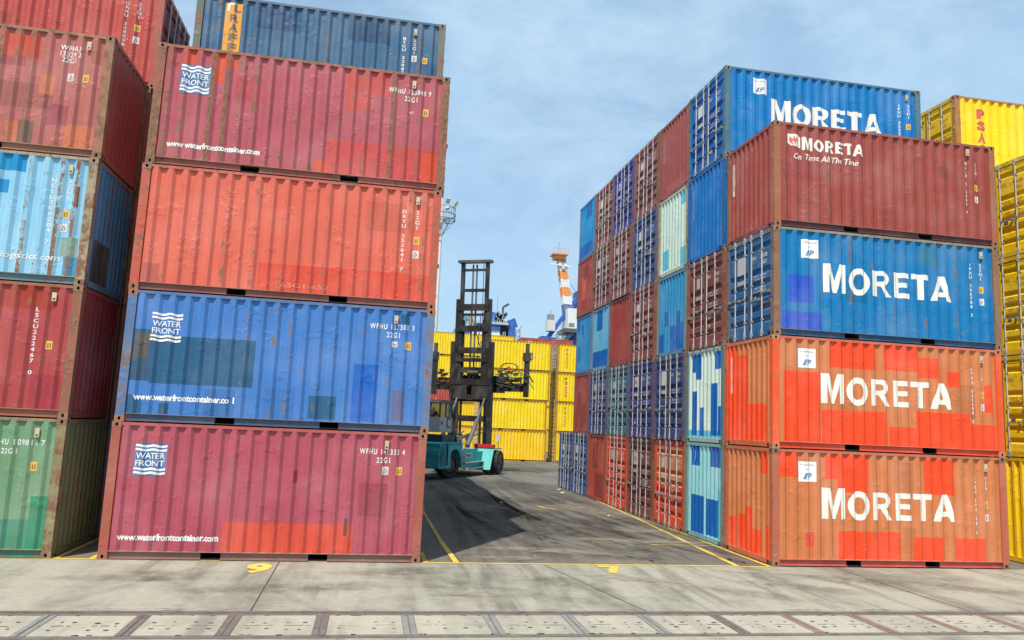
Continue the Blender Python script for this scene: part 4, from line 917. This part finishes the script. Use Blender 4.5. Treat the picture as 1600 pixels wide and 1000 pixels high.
# cab
cab=bpy.data.objects.new('cab',None); COL.objects.link(cab); cab.parent=truck; cab.location=(-0.70,-3.35,2.25)
m=MB(); W_=0.66; Lr=0.85; H1=0.80; H2=1.55
m.box(-W_,W_,-Lr,Lr,0,0.06,GR,0.1)
m.box(-W_,-W_+0.05,-Lr,Lr,0.06,H1,GR,0.1); m.box(W_-0.05,W_,-Lr,Lr,0.06,H1,GR,0.1); m.box(-W_+0.05,W_-0.05,-Lr,-Lr+0.05,0.06,H1,GR,0.1); m.box(-W_+0.05,W_-0.05,Lr-0.05,Lr,0.06,H1,GR,0.1)
for x in (-W_,W_-0.07):
    for y in (-Lr,-0.05,Lr-0.07): m.box(x,x+0.07,y,y+0.07,H1,H2,(0.05,0.05,0.05),0.1)
m.build('shell',cab)
m=MB(); m.box(-W_-0.06,W_+0.06,-Lr-0.06,Lr+0.10,H2,H2+0.10,(0.06,0.06,0.055),0.1); m.box(-0.5,0.5,-0.6,0.6,H2+0.10,H2+0.17,(0.05,0.05,0.05),0.1); m.build('roof',cab)
m=MB(); m.box(W_-0.03,W_-0.02,-Lr+0.07,-0.05,H1,H2,GR); m.box(W_-0.03,W_-0.02,0.02,Lr-0.07,H1,H2,GR); m.box(-W_+0.07,W_-0.07,-Lr+0.02,-Lr+0.03,H1,H2,GR); m.box(-W_+0.02,-W_+0.03,-Lr+0.07,Lr-0.07,H1,H2,GR); m.build('window',cab,[GLASS])
m=MB(); m.box(W_+0.002,W_+0.012,0.10,0.62,0.25,0.85,(0.03,0.03,0.03),0.05); m.cyl((W_+0.01,0.36,0.5),(W_+0.03,0.36,0.5),0.20,(0.45,0.45,0.42),0.05,16); m.build('fan_vent',cab)
vs,fs=flat_text('04',0.03); me=bpy.data.meshes.new('lettering'); me.from_pydata([(W_+0.004,-0.60+a*0.30,0.50+b*0.26) for a,b in vs],[],fs); me.materials.append(bpy.data.materials['black_lettering']); link('lettering',me,cab)
m=MB(); m.box(-0.25,0.25,-0.55,-0.42,0.3,1.15,(0.03,0.03,0.03)); m.box(-0.25,0.25,-0.5,0.0,0.28,0.42,(0.03,0.03,0.03)); m.build('seat',cab)
m=MB(); m.cyl((0,0.0,1.72),(0,0,1.86),0.06,(0.6,0.25,0.03),0,10); m.build('beacon',cab)
# driver, one continuous skinned body
def skin_person(name,label,verts,edges,radii,loc,rz,col_):
    me=bpy.data.meshes.new(name); me.from_pydata(verts,edges,[]); o=bpy.data.objects.new(name,me); COL.objects.link(o)
    sm=o.modifiers.new('s','SKIN'); 
    for i,r_ in enumerate(radii): me.skin_vertices[0].data[i].radius=(r_,r_)
    me.skin_vertices[0].data[0].use_root=True
    o.modifiers.new('ss','SUBSURF').levels=1
    dg=bpy.context.evaluated_depsgraph_get(); m2=bpy.data.meshes.new_from_object(o.evaluated_get(dg)); bpy.data.objects.remove(o)
    m2.name=name; m2.materials.clear(); m2.materials.append(simple('driver_clothes',col_,0.8)); m2.polygons.foreach_set('material_index',[0]*len(m2.polygons))
    for p in m2.polygons: p.use_smooth=True
    o=link(name,m2,None,loc); o.rotation_euler=(0,0,rz); tag(o,label,'person'); return o
V_=[(0,-.25,.50),(0,-.30,.75),(0,-.28,.98),(0,-.26,1.08),(0,-.22,1.18),(0,-.20,1.27),
 (.20,-.28,.97),(.26,-.12,.78),(.20,.12,.80),(.18,.20,.80),(-.20,-.28,.97),(-.26,-.12,.78),(-.20,.12,.80),(-.18,.20,.80),
 (.11,-.20,.50),(.13,.18,.54),(.13,.28,.14),(.13,.38,.10),(-.11,-.20,.50),(-.13,.18,.54),(-.13,.28,.14),(-.13,.38,.10)]
E_=[(0,1),(1,2),(2,3),(3,4),(4,5),(2,6),(6,7),(7,8),(8,9),(2,10),(10,11),(11,12),(12,13),(0,14),(14,15),(15,16),(16,17),(0,18),(18,19),(19,20),(20,21)]
Rr=[.15,.15,.15,.06,.10,.09,.07,.05,.04,.035,.07,.05,.04,.035,.09,.07,.055,.045,.09,.07,.055,.045]
cabw=truck_m=Matrix.Translation(TO)@Matrix.Rotation(-TH,4,'Z')@Matrix.Translation((-0.70,-3.35,2.25))
pw=cabw@Vector((0,0,0.05))
drv=skin_person('person','driver in dark clothes sitting in the lift truck cab',V_,E_,Rr,pw,-TH,(0.03,0.03,0.035))
# mast
LEAN=math.radians(2.3)
mast=bpy.data.objects.new('mast',None); COL.objects.link(mast); mast.parent=truck; mast.location=(-0.30,1.05,0.30); mast.rotation_euler=(LEAN,0,0)
def sub(name,mb): return mb.build(name,mast)
m=MB()
for s in (-1,1): m.box(s*1.20-0.13,s*1.20+0.13,-0.18,0.18,0,7.3,MD,0.05)
for z,h in ((0.0,0.6),(2.6,0.34),(3.85,0.32),(6.6,0.36)): m.box(-1.12,1.12,-0.15,0.0,z,z+h,MD,0.05)
sub('outer_rail',m)
m=MB()
for s in (-1,1): m.box(s*0.98-0.12,s*0.98+0.12,-0.15,0.15,0.4,9.85,MD,0.05)
for z,h in ((6.1,0.22),(7.9,0.36),(9.15,0.40)): m.box(-1.0,1.0,-0.19,-0.05,z,z+h,MD,0.05)
sub('middle_rail',m)
m=MB()
for s in (-1,1): m.box(s*0.78-0.10,s*0.78+0.10,-0.12,0.12,4.5,12.05,MD,0.05)
for z,h in ((5.45,0.34),(8.85,0.14),(10.3,0.18),(11.55,0.14)): m.box(-0.8,0.8,-0.08,0.06,z,z+h,MD,0.05)
m.box(-1.05,1.05,-0.25,0.25,12.05,12.20,(0.07,0.075,0.075),0.15)
sub('inner_rail',m)
m=MB()
for x in (-0.14,0.10): m.cyl((x,0,5.0),(x,0,11.95),0.055,(0.13,0.14,0.15),0.1,10)
for x in (-0.62,0.62): m.cyl((x,0.02,1.0),(x,0.02,8.6),0.07,MD,0.2,10)
m.cyl((0.55,-0.05,9),(0.55,-0.05,12),0.02,MD,0.1,6)
sub('lift_cylinder',m)
m=MB()
for p0,p1 in (((0.3,-0.2,5.2),(0.55,-0.3,8.8)),((-0.1,-0.2,8.9),(0.75,-0.25,6.4)),((-1.25,-0.2,3.2),(-1.05,-0.3,4.6)),((1.3,-0.2,3.0),(1.15,-0.28,4.6))):
    m.cyl(p0,p1,0.025,(0.02,0.02,0.02),0,6)
sub('hose',m)
m=MB(); m.box(-1.15,1.15,0.12,0.45,3.75,5.15,MD,0.05); m.box(-1.25,1.25,-0.22,-0.12,4.75,5.10,MD,0.05); m.box(-1.1,-0.2,-0.2,-0.12,3.9,4.7,(0.02,0.018,0.016),0.3); m.box(0.1,1.1,-0.2,-0.12,3.9,4.7,(0.02,0.018,0.016),0.3); m.cyl((-0.2,-0.2,5.45),(0.5,-0.2,5.45),0.14,(0.05,0.045,0.04),0.3,12); sub('carriage',m)
# tilt cylinders
for x0_,x1_ in ((-0.95,-1.1),(0.75,0.62)):
    m=MB(); m.cyl((x0_,-2.0,1.55),(x0_*0.6+x1_*0.4,-0.6,2.95),0.12,(0.10,0.105,0.10),0.2,12); m.cyl((x0_*0.6+x1_*0.4,-0.6,2.95),(x1_,0.75,4.25),0.065,(0.10,0.105,0.10),0.1,10); part('tilt_cylinder',m)
# spreader
sp=bpy.data.objects.new('spreader',None); COL.objects.link(sp); sp.parent=truck; sp.location=(-0.10,1.65,5.60)
m=MB()
m.box(-2.9,2.9,-0.14,0.14,-0.85,-0.35,MD,0.05); m.box(-2.6,2.6,-0.10,0.16,-0.28,-0.12,MD,0.05); m.box(-1.6,1.6,-0.2,0.2,-0.95,0.05,MD,0.05)
for k in range(9): m.box(-2.8+0.68*k,-2.74+0.68*k,-0.16,-0.13,-0.9,-0.1,MD,0.05)
m.build('beam',sp)
for s in (-1,1):
    m=MB(); m.box(s*2.95-0.13,s*2.95+0.13,-0.16,0.18,-1.15,1.35,MD,0.05); m.box(s*2.95-0.09,s*2.95+0.09,-0.12,0.12,1.35,2.0,(0.06,0.035,0.03),0.4); m.box(s*2.95-0.2,s*2.95+0.2,-0.22,0.1,0.95,1.45,MD,0.05)
    m.box(min(s*2.95,s*3.3),max(s*2.95,s*3.3),-0.1,-0.04,1.05,1.10,MD,0.2); m.box(min(s*2.95,s*3.3),max(s*2.95,s*3.3),-0.1,-0.04,1.42,1.47,MD,0.2); m.box(s*3.27-0.03,s*3.27+0.03,-0.1,-0.04,1.05,1.47,MD,0.2)
    m.build('side_arm',sp)
m=MB()
rg=random.Random(5)
for k in range(26):
    x=rg.choice((-1,1))*rg.uniform(1.3,2.7); z=rg.uniform(-0.6,0.35); m.box(x-0.12,x+0.12,-0.32,-0.12,z-0.07,z+0.07,sc3(MD,rg.uniform(0.6,1.8)),0.3)
for k in range(14):
    a=Vector((rg.uniform(1.2,2.8)*rg.choice((-1,1)),-0.28,rg.uniform(-0.5,0.3))); prev=a
    for j in range(5):
        b=a+Vector((0.14*(j+1)*rg.choice((1,1,-1)),0,0.32*math.sin((j+1)*PI/5)-0.05*j)); m.cyl(prev,b,0.022,(0.02,0.02,0.02),0,6); prev=b
m.build('hydraulics',sp)
m=MB(); 
pr=None
for k in range(19):
    a=2*PI*k/18; p=(1.95+0.52*math.cos(a),-0.30,0.55+0.26*math.sin(a))
    if pr: m.cyl(pr,p,0.035,(0.02,0.02,0.02),0,6)
    pr=p
m.build('hose_loop',sp)
m=MB(); m.cyl((1.95,-0.42,0.52),(1.95,-0.34,0.52),0.10,(0.7,0.02,0.02),0,12); m.build('signal_lamp',sp)

# ------------------------------------------------------------------ floodlight pole
PX,PY=7.3,96.0
pole=thing('floodlight_pole','slim white high-mast floodlight pole just beyond the left stack','light pole',(PX,PY,0))
POLEC=(0.62,0.64,0.62)
m=MB(); m.cyl((0,0,0),(0,0,31.5),0.34,POLEC,0.05,14,rb=0.17); m.build('pole',pole)
m=MB(); pr=[]
for k in range(14):
    a=2*PI*k/14; pr.append((1.75*math.cos(a),1.75*math.sin(a)))
for k in range(14):
    a,b=pr[k],pr[(k+1)%14]
    for z in (28.5,29.2): m.beam((a[0],a[1],z),(b[0],b[1],z),0.10,0.10,(0.16,0.17,0.17),0.2)
    m.beam((a[0],a[1],28.5),(a[0],a[1],30.1),0.05,0.05,(0.2,0.2,0.2),0.2); m.beam((a[0],a[1],30.1),(b[0],b[1],30.1),0.05,0.05,(0.2,0.2,0.2),0.2)
    if k%2==0: m.beam((a[0]*0.15,a[1]*0.15,28.5),(a[0],a[1],28.5),0.08,0.12,(0.16,0.17,0.17),0.2); m.beam((0,0,26.3),(a[0]*0.92,a[1]*0.92,28.4),0.07,0.07,(0.2,0.22,0.22),0.2)
m.build('platform',pole)
for k in range(8):
    a=2*PI*k/8+0.3; x,y=1.8*math.cos(a),1.8*math.sin(a)
    m=MB(); m.box(-0.24,0.24,-0.15,0.15,-0.35,0.35,(0.42,0.44,0.38),0.1); m.box(-0.20,0.20,0.15,0.17,-0.3,0.3,(0.6,0.62,0.6),0)
    o=m.build('floodlight',pole); o.location=(x,y,30.7); o.rotation_euler=(-0.7,0,a-PI/2)
m=MB(); m.cyl((0,0,31.4),(0,0,33.6),0.04,(0.3,0.3,0.3),0,6); m.beam((-0.5,0,33.0),(0.5,0,33.0),0.05,0.05,(0.3,0.3,0.3)); m.build('aerial',pole)

# ------------------------------------------------------------------ harbour cranes
CB=(0.035,0.11,0.42); CW=(0.72,0.74,0.72); CO=(0.80,0.30,0.09); CG=(0.22,0.25,0.28)
def lattice(m,a,b,w0,w1,c,n=8,t=0.12):
    a=Vector(a); b=Vector(b); d=(b-a); ax=d.normalized(); r=ax.cross(Vector((0,1,0))).normalized(); u=r.cross(ax)
    pr=None
    for i in range(n+1):
        f=i/n; w_=w0*(1-f)+w1*f; p=a+d*f; q_=[p+r*sx*w_/2+u*sy_*w_/2 for sx,sy_ in ((-1,-1),(1,-1),(1,1),(-1,1))]
        for k in range(4): m.beam(q_[k],q_[(k+1)%4],t,t,c)
        if pr:
            for k in range(4): m.beam(pr[k],q_[k],t*1.3,t*1.3,c); m.beam(pr[k],q_[(k+1)%4],t,t,c)
        pr=q_
cr1=thing('harbour_crane','mobile harbour crane with an orange and white banded tower left of the lane row','crane',(38.8,150,0))
# local metres: x right, z up, origin at ground
m=MB()
for k in range(8):
    z0=24.0+k*1.75; z1=z0+1.75; x0=-0.2-(z0-24)*0.16; x1=-0.2-(z1-24)*0.16
    c_=((0.10,0.16,0.30),(0.10,0.16,0.30),CW,CO,CW,CO,CW,CO)[k]
    w0=1.45-0.05*k
    for sx in (-1,1):
        for sy_ in (-1,1): m.beam((x0+sx*w0/2,sy_*w0/2,z0),(x1+sx*w0/2,sy_*w0/2,z1),0.5,0.5,c_,0.05)
    m.box((x0+x1)/2-w0/2,(x0+x1)/2+w0/2,-w0/2,w0/2,z0+0.05,z1-0.05,c_,0.05)
m.build('tower',cr1)
m=MB(); m.box(-4.4,-1.2,-1.6,1.6,37.6,37.9,CO,0.1); m.box(-3.9,-1.6,-1.2,1.2,36.8,37.6,CO,0.1)
for x in (-4.4,-3.6,-2.8,-2.0,-1.2): m.beam((x,-1.6,37.9),(x,-1.6,38.9),0.07,0.07,CO)
m.beam((-4.4,-1.6,38.9),(-1.2,-1.6,38.9),0.07,0.07,CO); m.beam((-2.8,0,37.9),(-2.8,0,40.5),0.08,0.08,CG); m.beam((-4.9,-1,35.6),(-0.4,-1,35.3),0.25,0.25,CW); m.build('top_platform',cr1)
m=MB(); m.box(-1.2,6.0,-3,3,22.3,26.4,CW,0.05); m.box(-1.8,6.4,-3.2,3.2,21.5,22.3,(0.10,0.10,0.11),0.2); m.box(1.2,5.6,-2.6,2.6,26.4,30.5,(0.04,0.10,0.34),0.1); m.box(-1.0,0.2,-3.02,-3.0,22.6,23.4,(0.2,0.22,0.22),0.1); m.build('machine_house',cr1)
m=MB(); m.beam((-4.5,0,20.5),(2.4,0,30.5),0.8,0.8,CB); m.beam((2.4,0,30.5),(2.8,0,34),0.4,0.4,CB)
for p in ((1.0,0,28),(2.2,0,29)): m.beam(p,(-1.8,0,34),0.08,0.08,CG)
m.build('boom_strut',cr1)
m=MB()
for x in (-5.6,-3.6,0.2,2.6): m.box(x-0.55,x+0.55,-1,1,0,20.5,CB,0.1)
m.box(-6.0,6.0,-2.2,2.2,16.6,18.0,CB,0.1); m.cyl((2,0,16),(2,0,21.6),2.3,CB,0.1,20); m.box(-6.2,-4.6,-1.5,1.5,17.5,20.6,CB,0.1); m.build('portal',cr1)
m=MB(); lattice(m,(-3.4,-1.5,14),(-2.2,-1.5,21.5),1.6,1.3,CG,6,0.10); m.beam((-5.0,-1.6,16.5),(0.6,-1.6,22.0),0.30,0.8,(0.30,0.33,0.33)); m.beam((-5.2,-1.6,20.0),(-1.2,-1.6,22.0),0.10,0.10,CG); m.build('stair',cr1)
m=MB(); m.box(-4.9,-3.3,-1.2,1.0,21.8,24.0,(0.62,0.62,0.56),0.1); m.box(-4.7,-3.5,-0.9,0.6,24.0,25.2,CG,0.2); m.beam((-4.1,0,25.2),(-4.1,0,26.2),0.1,0.1,CG); m.build('operator_cab',cr1)

cr2=thing('harbour_crane','blue and grey quay crane machinery rising behind the lift mast over the yellow wall','crane',(20.3,130,0)); cr2.scale=(1,1,1.07)
m=MB(); m.box(2.0,3.2,-2,2,0,18.0,CB,0.1); m.beam((3.0,0,18.0),(2.4,0,19.4),0.9,2.0,CB); m.box(-6.5,-3.4,-2,2,0,16.2,CB,0.1); m.build('leg_frame',cr2)
m=MB(); m.box(-3.4,0.5,-2,2,12,17.4,CW,0.05); m.box(-3.4,0.5,-2.02,-2.0,14.0,14.9,(0.12,0.2,0.2),0.05); m.box(-3.4,0.5,-2.02,-2.0,15.8,16.4,(0.12,0.2,0.2),0.05); m.box(-3.6,0.5,-2.2,2.2,17.4,18.3,CB,0.1); m.build('control_house',cr2)
m=MB(); m.box(-3.6,1.9,-2.4,2.4,18.3,18.7,(0.45,0.47,0.46),0.1); m.box(-2.2,-0.4,-1.6,1.6,18.7,20.4,(0.07,0.17,0.48),0.1)
for k in range(18):
    rr=random.Random(k); x=rr.uniform(-0.3,1.7); z=rr.uniform(18.8,20.3); m.box(x-0.2,x+0.2,-1.5,1.0,z-0.25,z+0.25,sc3(CG,rr.uniform(0.6,1.5)),0.2)
m.build('winch_deck',cr2)
m=MB()
for k in range(16):
    rr=random.Random(50+k); m.beam((0.5+rr.uniform(0,1.5),-1.8,12+rr.uniform(0,5)),(0.5+rr.uniform(0,1.5),-1.8,12.6+rr.uniform(0,5)),0.13,0.13,(0.42,0.44,0.42))
m.box(0.5,2.0,-1.0,1.0,10,18.3,(0.035,0.04,0.05),0.1); lattice(m,(3.9,-1,11),(3.75,-1,17.8),0.9,0.9,(0.45,0.48,0.48),7,0.08); m.beam((3.5,-1,17.2),(4.5,-1,18.4),0.12,0.12,CG); m.build('stair_tower',cr2)
m=MB(); m.cyl((1.2,0,18.6),(1.2,0,21.5),0.17,(0.05,0.07,0.09),0.1,10); m.cyl((1.2,0,21.5),(2.2,0,22.1),0.19,(0.05,0.07,0.09),0.1,10); m.build('exhaust_pipe',cr2)
m=MB(); m.beam((0.2,0,18.5),(0.2,0,23.6),0.07,0.07,CG); lattice(m,(-7.4,0,15.6),(-4.9,0,19.8),1.3,0.9,(0.10,0.30,0.34),7,0.13); m.beam((-6.6,0,15.4),(-3.4,0,18.4),0.8,0.8,CB); m.box(-4.6,-3.8,-1,1,18.0,20.4,(0.55,0.45,0.30),0.2); m.build('boom_foot',cr2)

# ------------------------------------------------------------------ tyre marks and dirt on the ground
def mark_mat(name,c,strength,sc_=(1,1,1)):
    m,n,b=nodes(name); q=NB(n); P=q.new('ShaderNodeTexCoord').outputs['Object']
    f=q.new('ShaderNodeAttribute',attribute_name='fade').outputs['Fac']
    a=q.noise(q.mapping(P,sc_),3.0,8,0.72,0.4); b.inputs['Base Color'].default_value=c+(1,); b.inputs['Roughness'].default_value=0.85; b.inputs['Specular IOR Level'].default_value=0.2
    q.link(q.math('MULTIPLY',q.math('MULTIPLY',f,q.rng(a,0.36,0.62,0.05,1.0)),strength),b.inputs['Alpha']); return m
TYM=mark_mat('tyre_mark_rubber',(0.060,0.056,0.048),0.42); DUST=mark_mat('pale_dust',(0.36,0.31,0.235),0.62); OIL=mark_mat('oil_stain',(0.045,0.043,0.038),0.36)
SOFT=mark_mat('faint_dirt',(0.135,0.125,0.095),0.45); FAINT=mark_mat('faint_tyre_mark',(0.12,0.11,0.09),0.24)
def ribbon(name,pts,w_,mat,z):
    V=[];Fs=[];Fd=[]; n=len(pts)
    for i,p in enumerate(pts):
        a=Vector(pts[max(0,i-1)]); b=Vector(pts[min(n-1,i+1)]); d=(b-a).normalized(); nn=Vector((-d.y,d.x))
        e=math.sin(PI*min(1,max(0,(i+0.0)/(n-1))))**0.6 if n>2 else 1
        for k,fd in ((-0.5,0),(-0.22,1),(0.22,1),(0.5,0)):
            q_=Vector(p)+nn*w_*k; V.append((q_.x,q_.y,z)); Fd.append(fd*e)
        if i: 
            j=(i-1)*4
            for k in range(3): Fs.append((j+k,j+k+1,j+5+k,j+4+k))
    me=bpy.data.meshes.new(name); me.from_pydata(V,[],Fs); me.materials.append(mat); at=me.attributes.new('fade','FLOAT','POINT'); at.data.foreach_set('value',Fd); me.update()
    o=link(name,me); o['kind']='structure'; return o
def bez(p0,p1,p2,n=16): return [tuple(Vector(p0)*(1-t)**2+Vector(p1)*2*t*(1-t)+Vector(p2)*t*t) for t in [i/n for i in range(n+1)]]
zz=0.013; rg=random.Random(12)
for k in range(15):
    x0=rg.uniform(2.6,7.4); off=rg.uniform(0.5,6.5)
    pts=bez((x0,rg.uniform(26,40)),(x0+rg.uniform(-.8,.8),19),(x0+off*rg.choice((1,1,1,-0.5)),rg.uniform(11.9,13.5)))
    pts=[p for p in pts]; zz+=0.0002
    for dx in (0,rg.choice((0.42,1.9))):
        w_=rg.uniform(0.22,0.42)
        far=[(p[0]+dx,p[1]) for p in pts if p[1]>15.4]; near=[(p[0]+dx,p[1]) for p in pts if 12.05<p[1]<16.6]
        if len(far)>2: ribbon('tyre_mark',far,w_,TYM,zz)
        if len(near)>2 and k%2: ribbon('tyre_mark',near,w_,FAINT,zz+0.0001)
for k in range(7):
    x0=rg.uniform(-5,10); zz+=0.0002
    ribbon('tyre_mark',bez((x0,15.6),(x0+rg.uniform(-1,2),14),(x0+rg.uniform(-2,4),12.1)),rg.uniform(0.25,0.6),FAINT,zz)
def blot(name,cx,cy_,rx,ry,mat,z,rot=0,seed=0):
    r_=random.Random(seed); n=30; V=[(cx,cy_,z)];Fd=[1.0];Fs=[]; ph=[r_.uniform(0,6.28) for _ in range(4)]
    for ring,fd in ((0.55,0.85),(1.0,0.0)):
        for i in range(n):
            a=2*PI*i/n; k=ring*(1+0.16*math.sin(2*a+ph[0])+0.12*math.sin(3*a+ph[1])+0.07*math.sin(5*a+ph[2])); x=rx*k*math.cos(a); y=ry*k*math.sin(a); V.append((cx+x*math.cos(rot)-y*math.sin(rot),cy_+x*math.sin(rot)+y*math.cos(rot),z)); Fd.append(fd)
    for i in range(n):
        j=(i+1)%n; Fs.append((0,1+i,1+j)); Fs.append((1+i,1+n+i,1+n+j,1+j))
    me=bpy.data.meshes.new(name); me.from_pydata(V,[],Fs); me.materials.append(mat); at=me.attributes.new('fade','FLOAT','POINT'); at.data.foreach_set('value',Fd); me.update(); o=link(name,me); o['kind']='structure'
for i,(x,y,a,b,mt,rot) in enumerate([(5.6,20.5,2.6,1.2,OIL,0.1),(4.6,24.5,2.0,1.6,OIL,0),(6.8,23.0,2.2,1.0,OIL,-0.3),(4.3,17.6,1.6,0.5,DUST,-0.25),(6.9,19.3,2.4,0.5,DUST,-0.1),(7.6,26.5,1.2,2.4,DUST,0.1),(3.1,16.6,1.2,0.25,DUST,0),(5.6,16.9,1.2,0.4,OIL,-0.2),(6.4,18.0,1.0,0.35,OIL,-0.3),(7.7,21.3,0.9,0.8,DUST,0.3),(4.9,29,2.6,1.6,OIL,0),(3.8,14.1,1.0,0.5,SOFT,-0.5),(7.0,13.3,1.2,0.4,SOFT,-0.5),(-1.0,13.6,1.8,0.5,SOFT,0.15),(0.6,15.0,1.2,0.5,SOFT,0.1),(10.2,14.5,1.6,0.5,SOFT,-0.3),(12.5,13.6,1.6,0.4,SOFT,-0.3),(8.4,13.9,1.4,0.35,SOFT,-0.4),(1.9,13.2,0.8,0.3,DUST,0),(5.2,14.6,1.5,0.3,DUST,-0.3),(-3.6,14.4,1.6,0.5,SOFT,0.1),(8.6,15.2,1.2,0.2,DUST,-0.2),(6.0,36,3,3,OIL,0),(10,50,5,4,OIL,0)]):
    blot('ground_stain',x,y,a,b,mt,0.0175+0.0002*i,rot,i)
# fine cracks
rg=random.Random(8)
CRK=mark_mat('crack',(0.03,0.028,0.025),0.9)
for k in range(9):
    x,y=rg.uniform(-4,10),rg.uniform(12.2,15.6); pts=[(x,y)]
    for j in range(rg.randint(5,12)): x+=rg.uniform(0.05,0.16)*(1 if k%2 else -1); y+=rg.uniform(-0.05,0.05); pts.append((x,y))
    ribbon('crack',pts,0.022,CRK,0.0225+k*0.0001)
for k in range(26):
    x=rg.uniform(-4.8,11); ribbon('crack',[(x+0.12*j,12.035+rg.uniform(0,0.05)) for j in range(rg.randint(3,9))],0.035,CRK,0.0235+k*0.0001)
